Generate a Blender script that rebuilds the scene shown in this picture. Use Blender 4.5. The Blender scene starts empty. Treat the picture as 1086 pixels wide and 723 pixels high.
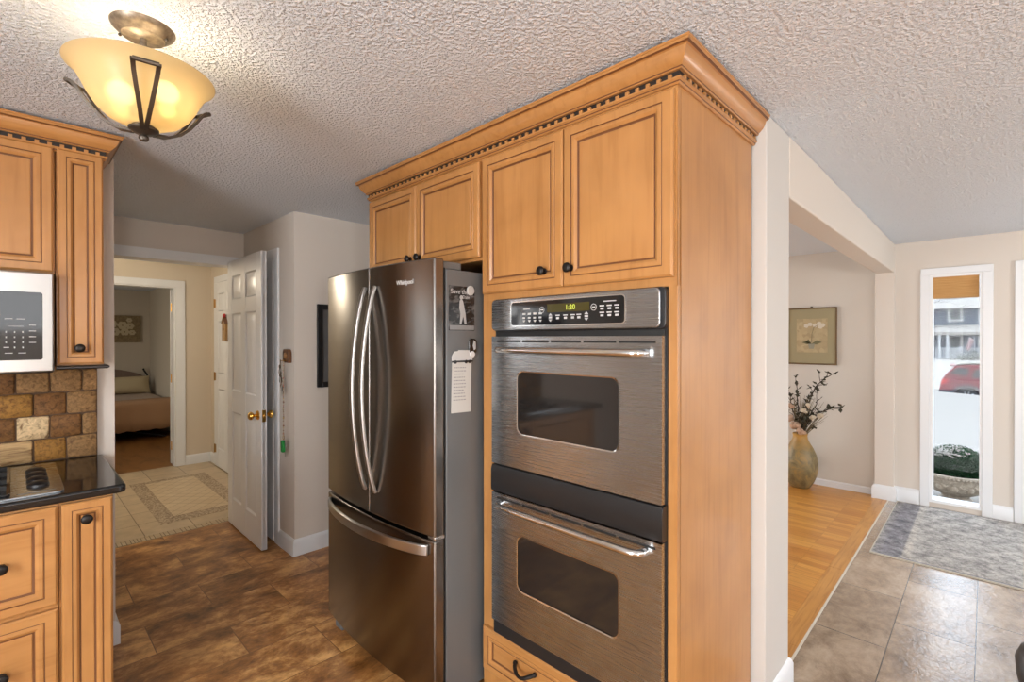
import bpy, bmesh, math, random
from mathutils import Vector, Matrix
from math import sin, cos, pi, radians
random.seed(7)
SC = bpy.context.scene
COL = SC.collection
# ------------------------------------------------------------------ camera, world, lights
H = 2.25
cam_d = bpy.data.cameras.new('camera'); cam = bpy.data.objects.new('camera', cam_d); COL.objects.link(cam)
cam.location = (0, 0, 1.42)
cam.rotation_euler = (radians(90 - 0.2754), 0, radians(44.257 - 90))
cam_d.sensor_width = 36; cam_d.lens = 516.07 / 1086 * 36; cam_d.clip_start = 0.02; cam_d.clip_end = 300
SC.camera = cam
SC.view_settings.view_transform = 'Standard'; SC.view_settings.look = 'None'
SC.view_settings.gamma = 1; SC.view_settings.use_curve_mapping = False
SC.view_settings.exposure = 0.2
try:
    SC.cycles.use_denoising = True
    SC.cycles.max_bounces = 8; SC.cycles.diffuse_bounces = 5; SC.cycles.glossy_bounces = 4; SC.cycles.transparent_max_bounces = 8
    SC.cycles.sample_clamp_indirect = 6
except Exception:
    pass
W = bpy.data.worlds.new('sky'); SC.world = W; W.use_nodes = True
bg = W.node_tree.nodes['Background']; bg.inputs[0].default_value = (0.90, 0.95, 1.0, 1); bg.inputs[1].default_value = 1.0
# overcast sky: pale at the horizon, brighter higher up
_nt = W.node_tree; _tc = _nt.nodes.new('ShaderNodeTexCoord'); _sp = _nt.nodes.new('ShaderNodeSeparateXYZ'); _rp = _nt.nodes.new('ShaderNodeMapRange')
_rp.inputs['From Min'].default_value = .08; _rp.inputs['From Max'].default_value = .40; _rp.inputs['To Min'].default_value = .80; _rp.inputs['To Max'].default_value = 4.0
_nt.links.new(_tc.outputs['Generated'], _sp.inputs[0]); _nt.links.new(_sp.outputs['Z'], _rp.inputs['Value']); _nt.links.new(_rp.outputs[0], bg.inputs[1])
_r2 = _nt.nodes.new('ShaderNodeMapRange'); _r2.inputs['From Min'].default_value = .08; _r2.inputs['From Max'].default_value = .40; _nt.links.new(_sp.outputs['Z'], _r2.inputs['Value'])
_mx = _nt.nodes.new('ShaderNodeMix'); _mx.data_type = 'RGBA'; _mx.inputs[6].default_value = (.95, .97, 1, 1); _mx.inputs[7].default_value = (.72, .85, 1, 1); _nt.links.new(_r2.outputs[0], _mx.inputs[0]); _nt.links.new(_mx.outputs[2], bg.inputs[0])

def area(name, loc, target, sx, sy, power, col=(1, 1, 1)):
    l = bpy.data.lights.new(name, 'AREA'); l.shape = 'RECTANGLE'; l.size = sx; l.size_y = sy; l.energy = power; l.color = col
    o = bpy.data.objects.new(name, l); COL.objects.link(o); o.location = loc
    o.rotation_euler = (Vector(target) - Vector(loc)).to_track_quat('-Z', 'Z').to_euler()
    return o
DAY = (0.97, 0.985, 1.0)
area('daylight_back_window', (0.7, -3.14, 1.80), (0.7, 0, 1.6), 2.5, .56, 15, DAY)
area('daylight_patio_window', (3.6, -3.14, 1.25), (3.6, 0, 1.25), 2.0, 1.9, 20, DAY)
area('sink_side_fill', (-2.14, 0.2, 1.4), (0, 0.2, 1.4), 2.0, 1.2, 98, DAY)  # added fill light from the sink side, its window is unseen
area('living_room_fill', (3.8, 4.9, 1.3), (3.8, 0, 1.2), 2.4, 1.5, 70, DAY)  # unseen light added so the living room is not dark
area('bedroom_fill', (-0.9, 8.6, 1.4), (1.0, 8.6, 1.2), 1.0, 1.0, 11, (1, .88, .70))  # dim light added for the bedroom, source unseen
def fill_light(name, loc, power, col, size=.12):
    l = bpy.data.lights.new(name, 'POINT'); l.energy = power; l.color = col; l.shadow_soft_size = size
    o = bpy.data.objects.new(name, l); COL.objects.link(o); o.location = loc; return o
fill_light('dining_fill_light', (4.45, -1.7, 1.40), 34, (1, .97, .92), .25)  # ambient fill added behind the camera, no dining lamp is known
fill_light('kitchen_fill_light', (-.55, -1.9, 1.35), 98, (1, .965, .92), .20)  # unseen point light added to brighten the kitchen walls and ceiling
fill_light('hall_fill_light', (.1, 5.3, 2.05), 30, (1, .86, .66), .12)  # hidden light added to brighten the hall, no fixture

# ------------------------------------------------------------------ materials
def mat(name, col=(.8, .8, .8), rough=.5, metal=0, spec=.5, coat=0, aniso=0):
    m = bpy.data.materials.new(name); m.use_nodes = True
    b = m.node_tree.nodes['Principled BSDF']
    b.inputs['Base Color'].default_value = (*col, 1); b.inputs['Roughness'].default_value = rough
    b.inputs['Metallic'].default_value = metal; b.inputs['Specular IOR Level'].default_value = spec
    b.inputs['Coat Weight'].default_value = coat
    b.inputs['Anisotropic'].default_value = aniso
    return m
def N(m, t, **kw):
    n = m.node_tree.nodes.new(t)
    for k, v in kw.items():
        if k in n.inputs: n.inputs[k].default_value = v
        else: setattr(n, k, v)
    return n
def L(m, a, ao, b, bi): m.node_tree.links.new(a.outputs[ao], b.inputs[bi])
def B(m): return m.node_tree.nodes['Principled BSDF']
def coords(m, scale=(1, 1, 1), rot=(0, 0, 0), loc=(0, 0, 0), src='Object'):
    tc = N(m, 'ShaderNodeTexCoord'); mp = N(m, 'ShaderNodeMapping')
    mp.inputs['Scale'].default_value = scale; mp.inputs['Rotation'].default_value = rot; mp.inputs['Location'].default_value = loc
    L(m, tc, src, mp, 'Vector'); return mp
def ramp(m, stops):
    r = N(m, 'ShaderNodeValToRGB'); e = r.color_ramp.elements
    while len(e) < len(stops): e.new(.5)
    for i, (p, c) in enumerate(stops):
        e[i].position = p; e[i].color = (*c, 1)
    return r
def noise(m, mp, scale, detail=4, dist=0, rough=.55):
    n = N(m, 'ShaderNodeTexNoise'); n.inputs['Scale'].default_value = scale; n.inputs['Detail'].default_value = detail
    n.inputs['Distortion'].default_value = dist; n.inputs['Roughness'].default_value = rough
    L(m, mp, 'Vector', n, 'Vector'); return n
def bump(m, src, out, strength, dist):
    b = N(m, 'ShaderNodeBump'); b.inputs['Strength'].default_value = strength; b.inputs['Distance'].default_value = dist
    L(m, src, out, b, 'Height'); L(m, b, 'Normal', B(m), 'Normal'); return b
def mixc(m, a, ao, b, bo, fac=None, fo=None, mode='MIX', f=.5):
    x = N(m, 'ShaderNodeMix', data_type='RGBA', blend_type=mode)
    x.inputs[0].default_value = f
    if fac: L(m, fac, fo, x, 0)
    for s, o, i in ((a, ao, 6), (b, bo, 7)):
        if isinstance(s, tuple): x.inputs[i].default_value = (*s, 1)
        else: m.node_tree.links.new(s.outputs[o], x.inputs[i])
    return x

def wood(name, c1, c2, scale=(16, 16, 1.1), rough=.34, coat=.15, big=1.6):
    m = mat(name, c1, rough, coat=coat); mp = coords(m, scale)
    n = noise(m, mp, 2.2, 5, .5); r = ramp(m, [(.28, c2), (.5, c1), (.75, tuple(min(1, x * 1.06) for x in c1))]); L(m, n, 'Fac', r, 'Fac')
    mp2 = coords(m, (big, big, big)); n2 = noise(m, mp2, 2.5, 3, .4)
    r2 = ramp(m, [(.3, (.80, .76, .70)), (.65, (1, 1, 1))]); L(m, n2, 'Fac', r2, 'Fac')
    x = mixc(m, r, 'Color', r2, 'Color', mode='MULTIPLY', f=.8); m.node_tree.links.new(x.outputs[2], B(m).inputs['Base Color'])
    return m
MAPLE = wood('maple', (.475, .228, .072), (.41, .187, .055))
MAPLE_H = wood('maple_rail', (.475, .228, .072), (.41, .187, .055), scale=(1.1, 16, 16))
GLAZE = mat('dark_glaze', (.15, .055, .018), .45)
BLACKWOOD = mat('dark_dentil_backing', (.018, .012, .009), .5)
BRONZE = mat('dark_bronze', (.022, .018, .016), .38, .6)

def steel(name, col, rough, bumpz=0.05, axis='z'):
    m = mat(name, col, rough, 1.0)
    mp = coords(m, (260, 260, 2) if axis == 'z' else (2, 260, 260))
    n = noise(m, mp, 3, 2); r = ramp(m, [(.3, (max(0, rough - .006),) * 3), (.7, (rough + .008,) * 3)]); L(m, n, 'Fac', r, 'Fac'); L(m, r, 'Color', B(m), 'Roughness')
    if bumpz: bump(m, n, 'Fac', bumpz, .001)
    tg = N(m, 'ShaderNodeCombineXYZ'); tg.inputs[2].default_value = 1; L(m, tg, 'Vector', B(m), 'Tangent'); B(m).inputs['Anisotropic'].default_value = .75
    return m
STEEL = steel('brushed_steel', (.46, .49, .52), .27, 0, 'x')
STEEL_D = steel('dark_fridge_steel', (.25, .235, .22), .25, 0, 'z')
STEEL_B = steel('bright_steel', (.52, .515, .505), .30, .006, 'x')
CHROME = mat('polished_steel', (.75, .75, .74), .16, 1)
FRIDGE_GREY = mat('fridge_side_grey', (.155, .160, .162), .42, .25)
BLACK_GLOSS = mat('black_glass', (.008, .008, .009), .07, 0, .6)
BLACK = mat('black_plastic', (.014, .014, .015), .35)
BLACK_M = mat('black_matte', (.01, .01, .01), .6)
OVEN_GLASS = mat('oven_glass', (.016, .014, .013), .06, 0, .6)
LEGEND = mat('white_legend', (.50, .50, .50), .6)
DISPLAY = mat('display_backing', (.05, .042, .008), .2)
DIG = mat('display_digits', (.35, .40, .06), .4); B(DIG).inputs['Emission Color'].default_value = (.5, .6, .06, 1); B(DIG).inputs['Emission Strength'].default_value = .7
BRASS = mat('brass', (.72, .42, .10), .22, 1)
BRASS_D = mat('aged_brass', (.42, .24, .06), .35, 1)

def paint(name, col, rough=.6, b=.08):
    m = mat(name, col, rough, spec=.3); mp = coords(m, (1, 1, 1)); n = noise(m, mp, 160, 2); bump(m, n, 'Fac', b, .001); return m
WALL = paint('beige_wall_paint', (.66, .605, .545))
WALL_H = paint('hall_wall_paint', (.64, .56, .45))
WALL_BED = paint('bedroom_wall_paint', (.52, .46, .37))
WALL_L = paint('living_wall_paint', (.64, .60, .545))
TRIM = mat('white_trim_paint', (.74, .755, .775), .35)
DOORW = mat('white_door_paint', (.72, .725, .735), .32)

CEIL = mat('popcorn_ceiling', (.79, .84, .905), .9, spec=.1)
mp = coords(CEIL); n1 = noise(CEIL, mp, 88, 3, .0, .5); r = ramp(CEIL, [(.42, (0, 0, 0)), (.66, (1, 1, 1))]); L(CEIL, n1, 'Fac', r, 'Fac')
bump(CEIL, r, 'Color', .75, .013)

def slate(name, dark, mid, light, gap=(.055, .04, .028), rough=.30, coat=.0):
    m = mat(name, mid, rough, spec=.5)
    mp = coords(m, (1, 1, 1), loc=(-.45 + .585, -.03 + .2935 * 20, 0))
    br = N(m, 'ShaderNodeTexBrick'); br.offset = .5; br.offset_frequency = 2
    for k, v in (('Scale', 1), ('Brick Width', .585), ('Row Height', .2935), ('Mortar Size', .0022), ('Mortar Smooth', .1), ('Bias', 0)): br.inputs[k].default_value = v
    br.inputs['Color1'].default_value = (0, 0, 0, 1); br.inputs['Color2'].default_value = (1, 1, 1, 1); br.inputs['Mortar'].default_value = (.5, .5, .5, 1)
    L(m, mp, 'Vector', br, 'Vector')
    # every tile shifts the cloudy pattern
    sep = N(m, 'ShaderNodeVectorMath', operation='SCALE'); sep.inputs['Scale'].default_value = 3.0; L(m, br, 'Color', sep, 0)
    add = N(m, 'ShaderNodeVectorMath', operation='ADD'); mpb = coords(m, (2.9, 4.0, 3)); L(m, mpb, 'Vector', add, 0); L(m, sep, 'Vector', add, 1)
    n = N(m, 'ShaderNodeTexNoise'); n.inputs['Scale'].default_value = 1.25; n.inputs['Detail'].default_value = 11; n.inputs['Roughness'].default_value = .74; n.inputs['Distortion'].default_value = .22
    L(m, add, 'Vector', n, 'Vector')
    r = ramp(m, [(.34, dark), (.49, mid), (.63, light)]); L(m, n, 'Fac', r, 'Fac')
    tint = ramp(m, [(0, (.78, .76, .74)), (1, (1.0, 1.0, 1.0))]); L(m, br, 'Color', tint, 'Fac')
    x0 = mixc(m, r, 'Color', tint, 'Color', mode='MULTIPLY', f=1)
    x = mixc(m, x0, 2, gap, None, br, 'Fac'); m.node_tree.links.new(x.outputs[2], B(m).inputs['Base Color'])
    mpc = coords(m); n3 = noise(m, mpc, 46, 3, .8); bp_n = bump(m, n3, 'Fac', .16 + .16 * coat, .006); B(m).inputs['Coat Weight'].default_value = coat; B(m).inputs['Coat Roughness'].default_value = .22; L(m, bp_n, 'Normal', B(m), 'Coat Normal')
    return m
SLATE_K = slate('brown_slate_tile', (.085, .028, .006), (.36, .155, .043), (.78, .44, .16), gap=(.19, .085, .030))
SLATE_E = slate('slate_tile_daylit', (.17, .115, .07), (.35, .255, .175), (.52, .41, .30), rough=.26, coat=1.0)  # kitchen tile again, daylight put into its greyer, lighter colours

OAK = mat('oak_strip_floor', (.6, .28, .07), .32, coat=.1)
mp = coords(OAK, (1, 1, 1), rot=(0, 0, pi / 2)); br = N(OAK, 'ShaderNodeTexBrick'); br.offset = .37; br.offset_frequency = 3
for k, v in (('Scale', 1), ('Brick Width', .85), ('Row Height', .058), ('Mortar Size', .0006), ('Mortar Smooth', 0), ('Bias', 0)): br.inputs[k].default_value = v
br.inputs['Color1'].default_value = (.66, .32, .072, 1); br.inputs['Color2'].default_value = (.50, .20, .035, 1); br.inputs['Mortar'].default_value = (.20, .075, .015, 1)
L(OAK, mp, 'Vector', br, 'Vector'); mp2 = coords(OAK, (40, 2, 2)); n = noise(OAK, mp2, 2, 4, .4); r = ramp(OAK, [(.3, (.78, .74, .68)), (.6, (1.1, 1.1, 1.1))]); L(OAK, n, 'Fac', r, 'Fac')
x = mixc(OAK, br, 'Color', r, 'Color', mode='MULTIPLY', f=.8); OAK.node_tree.links.new(x.outputs[2], B(OAK).inputs['Base Color'])
OAK_B = wood('oak_border_board', (.60, .29, .075), (.44, .18, .035), scale=(2, 30, 30), rough=.32)
BEDFLOOR = wood('dark_plank_floor', (.28, .125, .035), (.09, .04, .012), scale=(4, 1.2, 4), rough=.3)

HALLT = mat('cream_hall_tile', (.6, .47, .30), .35)
mp = coords(HALLT, (1, 1, 1), loc=(-.66 + .305 * 9, -4.32 + 6.1, 0)); br = N(HALLT, 'ShaderNodeTexBrick'); br.offset = 0
for k, v in (('Scale', 1), ('Brick Width', .305), ('Row Height', .305), ('Mortar Size', .003), ('Mortar Smooth', .1), ('Bias', 0)): br.inputs[k].default_value = v
br.inputs['Color1'].default_value = (.58, .465, .315, 1); br.inputs['Color2'].default_value = (.50, .39, .25, 1); br.inputs['Mortar'].default_value = (.19, .13, .075, 1)
L(HALLT, mp, 'Vector', br, 'Vector'); n = noise(HALLT, coords(HALLT), 9, 4); r = ramp(HALLT, [(.3, (.85, .84, .82)), (.7, (1.08, 1.06, 1.04))]); L(HALLT, n, 'Fac', r, 'Fac')
x = mixc(HALLT, br, 'Color', r, 'Color', mode='MULTIPLY', f=1); HALLT.node_tree.links.new(x.outputs[2], B(HALLT).inputs['Base Color'])

def speck(name, c1, c2, scale, rough=.45):
    m = mat(name, c1, rough); mp = coords(m); v = N(m, 'ShaderNodeTexVoronoi'); v.inputs['Scale'].default_value = scale; L(m, mp, 'Vector', v, 'Vector')
    r = ramp(m, [(.25, c1), (.75, c2)]); L(m, v, 'Color', r, 'Fac'); L(m, r, 'Color', B(m), 'Base Color'); return m
MOSAIC = speck('mosaic_border', (.23, .155, .09), (.52, .41, .28), 90)
MOS_D = mat('mosaic_dark_stone', (.20, .14, .085), .5)
MOS_L = mat('mosaic_light_stone', (.50, .39, .25), .5)
DIAM = mat('inlay_cream', (.62, .49, .32), .4)
mp = coords(DIAM, (1, 1, 1), rot=(0, 0, radians(45))); br = N(DIAM, 'ShaderNodeTexBrick'); br.offset = 0
for k, v in (('Scale', 1), ('Brick Width', .088), ('Row Height', .088), ('Mortar Size', .0022), ('Mortar Smooth', .1), ('Bias', 0)): br.inputs[k].default_value = v
br.inputs['Color1'].default_value = (.62, .50, .33, 1); br.inputs['Color2'].default_value = (.57, .44, .28, 1); br.inputs['Mortar'].default_value = (.27, .19, .105, 1)
L(DIAM, mp, 'Vector', br, 'Vector'); L(DIAM, br, 'Color', B(DIAM), 'Base Color')

GRANITE = mat('black_granite', (.010, .010, .011), .09, 0, .6)
def stone(name, c1, c2, sc=14, stretch=(1, 1, 1), b=.5):
    m = mat(name, c1, .6, spec=.3); mp = coords(m, stretch); n = noise(m, mp, sc, 7, .8, .65)
    r = ramp(m, [(.32, c2), (.50, c1), (.7, tuple(min(1, q * 1.45) for q in c1))]); L(m, n, 'Fac', r, 'Fac'); L(m, r, 'Color', B(m), 'Base Color'); bump(m, n, 'Fac', b, .006); return m
ST = [stone('walnut_travertine', (.185, .085, .026), (.075, .032, .010), 60, b=.8), stone('gold_travertine', (.30, .145, .030), (.13, .055, .012), 70, b=.8),
      stone('tan_travertine', (.26, .145, .056), (.12, .060, .022), 75, b=.8), stone('cream_travertine', (.62, .45, .25), (.20, .11, .05), 45, b=.8),
      stone('striped_travertine', (.46, .30, .14), (.13, .06, .022), 9, (1, 1, 6), .8)]
GROUT = mat('brown_grout', (.105, .062, .036), .9)

# ------------------------------------------------------------------ mesh helpers
class MB:
    def __init__(s): s.v = []; s.f = []; s.m = []
    def add(s, vs, fs, mi=0):
        o = len(s.v); s.v += [tuple(v) for v in vs]; s.f += [tuple(i + o for i in f) for f in fs]; s.m += [mi] * len(fs); return s
    def box(s, x0, x1, y0, y1, z0, z1, mi=0):
        v = [(x, y, z) for z in (z0, z1) for y in (y0, y1) for x in (x0, x1)]
        return s.add(v, [(0, 2, 3, 1), (4, 5, 7, 6), (0, 1, 5, 4), (2, 6, 7, 3), (0, 4, 6, 2), (1, 3, 7, 5)], mi)
    def prism(s, poly, axis, a, b, mi=0):
        """poly: list of 2D pts; axis 'x' (pts are y,z), 'y' (x,z), 'z' (x,y)"""
        def P(p, t): return {'x': (t, p[0], p[1]), 'y': (p[0], t, p[1]), 'z': (p[0], p[1], t)}[axis]
        n = len(poly); v = [P(p, a) for p in poly] + [P(p, b) for p in poly]
        f = [tuple(range(n)), tuple(range(n, 2 * n))] + [(i, (i + 1) % n, n + (i + 1) % n, n + i) for i in range(n)]
        return s.add(v, f, mi)
    def tube(s, pts, r, n=8, mi=0, flat=None, up=None):
        """round tube; flat=(a,b) gives an elliptic / strap section with 'up' reference"""
        pts = [Vector(p) for p in pts]; R = r if hasattr(r, '__len__') else [r] * len(pts); v = []; ref = Vector(up) if up else None
        for i, p in enumerate(pts):
            t = (pts[min(i + 1, len(pts) - 1)] - pts[max(i - 1, 0)]).normalized()
            if ref is None: ref = Vector((0, 0, 1)) if abs(t.z) < .9 else Vector((1, 0, 0))
            a = t.cross(ref)
            if a.length < 1e-5: a = t.cross(Vector((.3, 1, .2)))
            a.normalize(); b = a.cross(t).normalized()
            if not up: ref = b
            for k in range(n):
                w = 2 * pi * k / n + (pi / n if n == 4 else 0)
                fa, fb = (flat if flat else (1, 1)); q = 1.414 if n == 4 else 1
                v.append(p + a * (cos(w) * R[i] * fa * q) + b * (sin(w) * R[i] * fb * q))
        f = [(i * n + k, i * n + (k + 1) % n, (i + 1) * n + (k + 1) % n, (i + 1) * n + k) for i in range(len(pts) - 1) for k in range(n)]
        f += [tuple(range(n)), tuple(range((len(pts) - 1) * n, len(pts) * n))]
        return s.add(v, f, mi)
    def lathe(s, prof, c=(0, 0, 0), n=32, mi=0, axis='z', sx=1, sy=1):
        v = []
        for (r, z) in prof:
            for k in range(n):
                w = 2 * pi * k / n; a, b = r * cos(w) * sx, r * sin(w) * sy
                q = {'z': (a, b, z), 'y': (a, z, b), 'x': (z, a, b)}[axis]
                v.append((c[0] + q[0], c[1] + q[1], c[2] + q[2]))
        m = len(prof); f = [(i * n + k, i * n + (k + 1) % n, (i + 1) * n + (k + 1) % n, (i + 1) * n + k) for i in range(m - 1) for k in range(n)]
        if prof[0][0] > 1e-6: f.append(tuple(range(n)))
        if prof[-1][0] > 1e-6: f.append(tuple(range((m - 1) * n, m * n)))
        return s.add(v, f, mi)
    def ball(s, c, r, n=12, mi=0, sc=(1, 1, 1)):
        pr = [(max(1e-7, sin(pi * i / n)) , -cos(pi * i / n)) for i in range(n + 1)]
        k0 = len(s.v); s.lathe([(a * r, z * r) for a, z in pr], (0, 0, 0), n * 2, mi)
        for i in range(k0, len(s.v)):
            x, y, z = s.v[i]; s.v[i] = (c[0] + x * sc[0], c[1] + y * sc[1], c[2] + z * sc[2])
        return s
    def sweep(s, path, prof, mi=0, side=1, flags=None):
        """open 2D path with mitred corners; prof = [(out, z)], out is measured to the given side"""
        P = [Vector(p) for p in path]; n = len(prof); v = []
        for i, p in enumerate(P):
            ds = []
            if i > 0: ds.append((P[i] - P[i - 1]).normalized())
            if i < len(P) - 1: ds.append((P[i + 1] - P[i]).normalized())
            ns = [Vector((d.y, -d.x)) * side for d in ds]; nn = sum(ns, Vector((0, 0)))
            if len(ns) == 2: nn = nn / (1 + ns[0].dot(ns[1]))
            for (o, z) in prof: v.append((p.x + nn.x * o, p.y + nn.y * o, z))
        for i in range(len(P) - 1):
            for k in range(n):
                s.add([v[i * n + k], v[i * n + (k + 1) % n], v[(i + 1) * n + (k + 1) % n], v[(i + 1) * n + k]], [(0, 1, 2, 3)], flags[k] if flags else mi)
        s.add(v[:n], [tuple(range(n))], mi); s.add(v[-n:], [tuple(range(n))], mi); return s
    def loops(s, rects, mis, mi_cap=0):
        """nested rectangles in the xz plane: (x0,x1,z0,z1,y); faces between consecutive ones"""
        o = [[(a, y, c), (b, y, c), (b, y, d), (a, y, d)] for a, b, c, d, y in rects]
        for i in range(len(o) - 1):
            for k in range(4): s.add([o[i][k], o[i][(k + 1) % 4], o[i + 1][(k + 1) % 4], o[i + 1][k]], [(0, 1, 2, 3)], mis[i])
        s.add(o[-1], [(0, 1, 2, 3)], mi_cap); return s
    def xf(s, M, start=0):
        for i in range(start, len(s.v)): s.v[i] = tuple(M @ Vector(s.v[i]))
        return s
    def build(s, name, mats, parent=None, bevel=0, angle=35, merge=True, loc=None, seg=2):
        me = bpy.data.meshes.new(name); me.from_pydata(s.v, [], s.f)
        mats = mats if isinstance(mats, (list, tuple)) else [mats]
        for m in mats: me.materials.append(m)
        me.polygons.foreach_set('material_index', s.m)
        bm = bmesh.new(); bm.from_mesh(me)
        if merge: bmesh.ops.remove_doubles(bm, verts=bm.verts, dist=1e-5)
        bmesh.ops.recalc_face_normals(bm, faces=bm.faces); bm.to_mesh(me); bm.free()
        me.polygons.foreach_set('use_smooth', [True] * len(me.polygons)); me.set_sharp_from_angle(angle=radians(angle))
        o = bpy.data.objects.new(name, me); COL.objects.link(o)
        if loc: o.location = loc
        if parent: o.parent = parent
        if bevel:
            b = o.modifiers.new('bevel', 'BEVEL'); b.width = bevel; b.segments = seg; b.limit_method = 'ANGLE'; b.angle_limit = radians(40); b.harden_normals = False
        return o
def rrect(x0, x1, z0, z1, r, n=5):
    out = []
    for cx, cz, a in ((x1 - r, z1 - r, 0), (x0 + r, z1 - r, 90), (x0 + r, z0 + r, 180), (x1 - r, z0 + r, 270)):
        for k in range(n + 1):
            w = radians(a + 90 * k / n); out.append((cx + r * cos(w), cz + r * sin(w)))
    return out
def tag(o, label, cat, group=None, kind=None):
    o['label'] = label; o['category'] = cat
    if group: o['group'] = group
    if kind: o['kind'] = kind
    return o
def thing(name, label, cat, loc=(0, 0, 0), rz=0, group=None):
    o = bpy.data.objects.new(name, None); COL.objects.link(o); o.empty_display_size = .05
    o.location = loc; o.rotation_euler = (0, 0, rz); return tag(o, label, cat, group)
def struct(name, mb, m, label=None, bevel=0, **k):
    o = mb.build(name, m, None, bevel, **k); o['kind'] = 'structure'
    if label: o['label'] = label; o['category'] = name.split('_')[0]
    return o
def text(name, s, size, loc, rot, m, parent=None, extrude=.0003, sx=1, align='CENTER'):
    cu = bpy.data.curves.new(name, 'FONT'); cu.body = s; cu.size = size; cu.extrude = extrude; cu.align_x = align; cu.align_y = 'CENTER'
    t = bpy.data.objects.new(name, cu); me = bpy.data.meshes.new_from_object(t); bpy.data.objects.remove(t)
    me.materials.clear(); me.materials.append(m)
    o = bpy.data.objects.new(name, me); COL.objects.link(o); o.location = loc; o.rotation_euler = rot; o.scale = (sx, 1, 1)
    if parent: o.parent = parent
    return o
RX = (pi / 2, 0, 0)   # lettering standing upright, facing local -y
def copy_tree(root, loc, rz=None, label=None):
    r = root.copy(); COL.objects.link(r); r.location = loc
    if rz is not None: r.rotation_euler = (0, 0, rz)
    if label: r['label'] = label
    for ch in root.children:
        c = ch.copy(); COL.objects.link(c); c.parent = r
        for g in ch.children:
            d = g.copy(); COL.objects.link(d); d.parent = c
    return r

# ================================================================== room shell
XF, YS = 1.318, .628          # front plane and side plane of the tall cabinets
CB = 1.925                    # back of the tall cabinets
WD = 1.283                    # wall beside the hall door (faces -X)
YC = 3.235                    # wall behind the fridge (faces -Y)
YH = 4.22                     # wall with the hall opening
FW = 5.42                     # front wall
struct('floor', MB().box(-2.3, 2.2, -3.3, 4.22, -.12, 0), SLATE_K, 'brown slate-look tile floor of the kitchen')
struct('floor_entry', MB().box(2.2, 5.6, -3.3, .612, -.12, 0), SLATE_E, 'slate-look tile floor of the entry, coloured greyer for daylight')
struct('floor_living', MB().box(1.9, 5.6, .70, 5.1, -.12, 0), OAK, 'honey oak strip floor of the living room')
tb = MB()
xs = [2.2, 2.52, 3.55, 4.92, 5.6]
for a, b in zip(xs, xs[1:]): tb.box(a + .0006, b - .0006, .616, .699, -.1, .0015)
struct('trim_1', tb, OAK_B, 'oak border board along the entry tile')
struct('trim_2', MB().box(2.2, 5.45, .606, .616, -.1, .003), mat('pale_edge_strip', (.62, .56, .47), .4))
struct('floor_hall', MB().box(-1.2, 1.75, 4.22, 6.5, -.12, 0), HALLT, 'cream tile floor of the hall')
struct('floor_bedroom', MB().box(-1.2, 1.75, 6.5, 10.7, -.12, 0), BEDFLOOR, 'dark plank floor of the bedroom')
struct('ceiling', MB().box(-2.3, 5.6, -3.3, 10.7, H, H + .12), CEIL, 'white popcorn textured ceiling')
# back and side walls behind the camera with window openings
def wall_x(y0, y1, x0, x1, holes):
    mb = MB(); cur = x0
    for (a, b, z0, z1) in holes:
        mb.box(cur, a, y0, y1, 0, H); mb.box(a, b, y0, y1, z1, H)
        if z0 > .01: mb.box(a, b, y0, y1, 0, z0)
        cur = b
    return mb.box(cur, x1, y0, y1, 0, H)
struct('wall_back', wall_x(-3.32, -3.2, -2.3, 5.6, [(-.6, 2.0, 1.5, 2.1), (2.6, 4.6, .3, 2.15)]), WALL)
mb = MB(); mb.box(-2.32, -2.2, -3.3, -.8, 0, H).box(-2.32, -2.2, 1.2, 3.0, 0, H).box(-2.32, -2.2, -.8, 1.2, 0, .8).box(-2.32, -2.2, -.8, 1.2, 2.0, H)
struct('wall_left', mb, WALL)
def wframe(name, x0, x1, z0, z1, y, rot=False):
    mb = MB(); w = .06
    for a, b, c, d in ((x0, x0 + w, z0, z1), (x1 - w, x1, z0, z1), (x0, x1, z0, z0 + w), (x0, x1, z1 - w, z1), ((x0 + x1) / 2 - w / 2, (x0 + x1) / 2 + w / 2, z0, z1)):
        if rot: mb.box(y, y + .08, a, b, c, d)
        else: mb.box(a, b, y, y + .08, c, d)
    struct(name, mb, TRIM)
wframe('window_1', -.6, 2.0, 1.5, 2.1, -3.30); wframe('window_2', 2.6, 4.6, .3, 2.15, -3.30); wframe('window_3', -.8, 1.2, .8, 2.0, -2.30, True)
# kitchen wall that carries the left cabinets, its end shows as a pale strip
struct('wall_kitchen', MB().box(-2.3, .33, 2.90, 4.36, 0, H), WALL)
# wall behind the fridge and its return with the closet opening
mb = MB().box(WD, 2.03, YC, 3.55, 0, H).box(WD, 2.03, 3.55, YH, 2.03, H).box(1.40, 2.03, 3.55, YH, 0, 2.03).box(WD, 2.03, YH, YH + .14, 0, H)
struct('wall_fridge', mb, WALL, 'beige wall corner behind the fridge')
struct('wall_partition', MB().box(CB, 2.03, .75, YC, 0, H), WALL)
WALL_S = paint('wall_end_paint_darkened', (.585, .565, .535))  # greyer wall paint, darkened further to offset the strong light here
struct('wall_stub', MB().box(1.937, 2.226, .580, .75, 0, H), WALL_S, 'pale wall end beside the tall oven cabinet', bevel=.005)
struct('beam', MB().box(2.226, 5.372, .578, .706, 1.999, H), WALL, 'boxed ceiling beam over the living room opening', bevel=.006)
struct('pilaster', MB().box(5.372, 5.6, .575, .712, 0, H), WALL, bevel=.004)
# header wall of the hall opening
struct('wall_header', MB().box(.33, WD, YH, YH + .14, 2.03, H), WALL)
mb = MB().box(.331, 1.235, YH - .018, YH - .0005, 1.985, 2.055).box(.331, 1.235, YH, YH + .14, 1.985, 2.0295).box(1.235, WD - .0005, YH - .018, YH + .139, 0, 2.055)
struct('trim_3', mb, TRIM, 'white casing around the hall opening')
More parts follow.
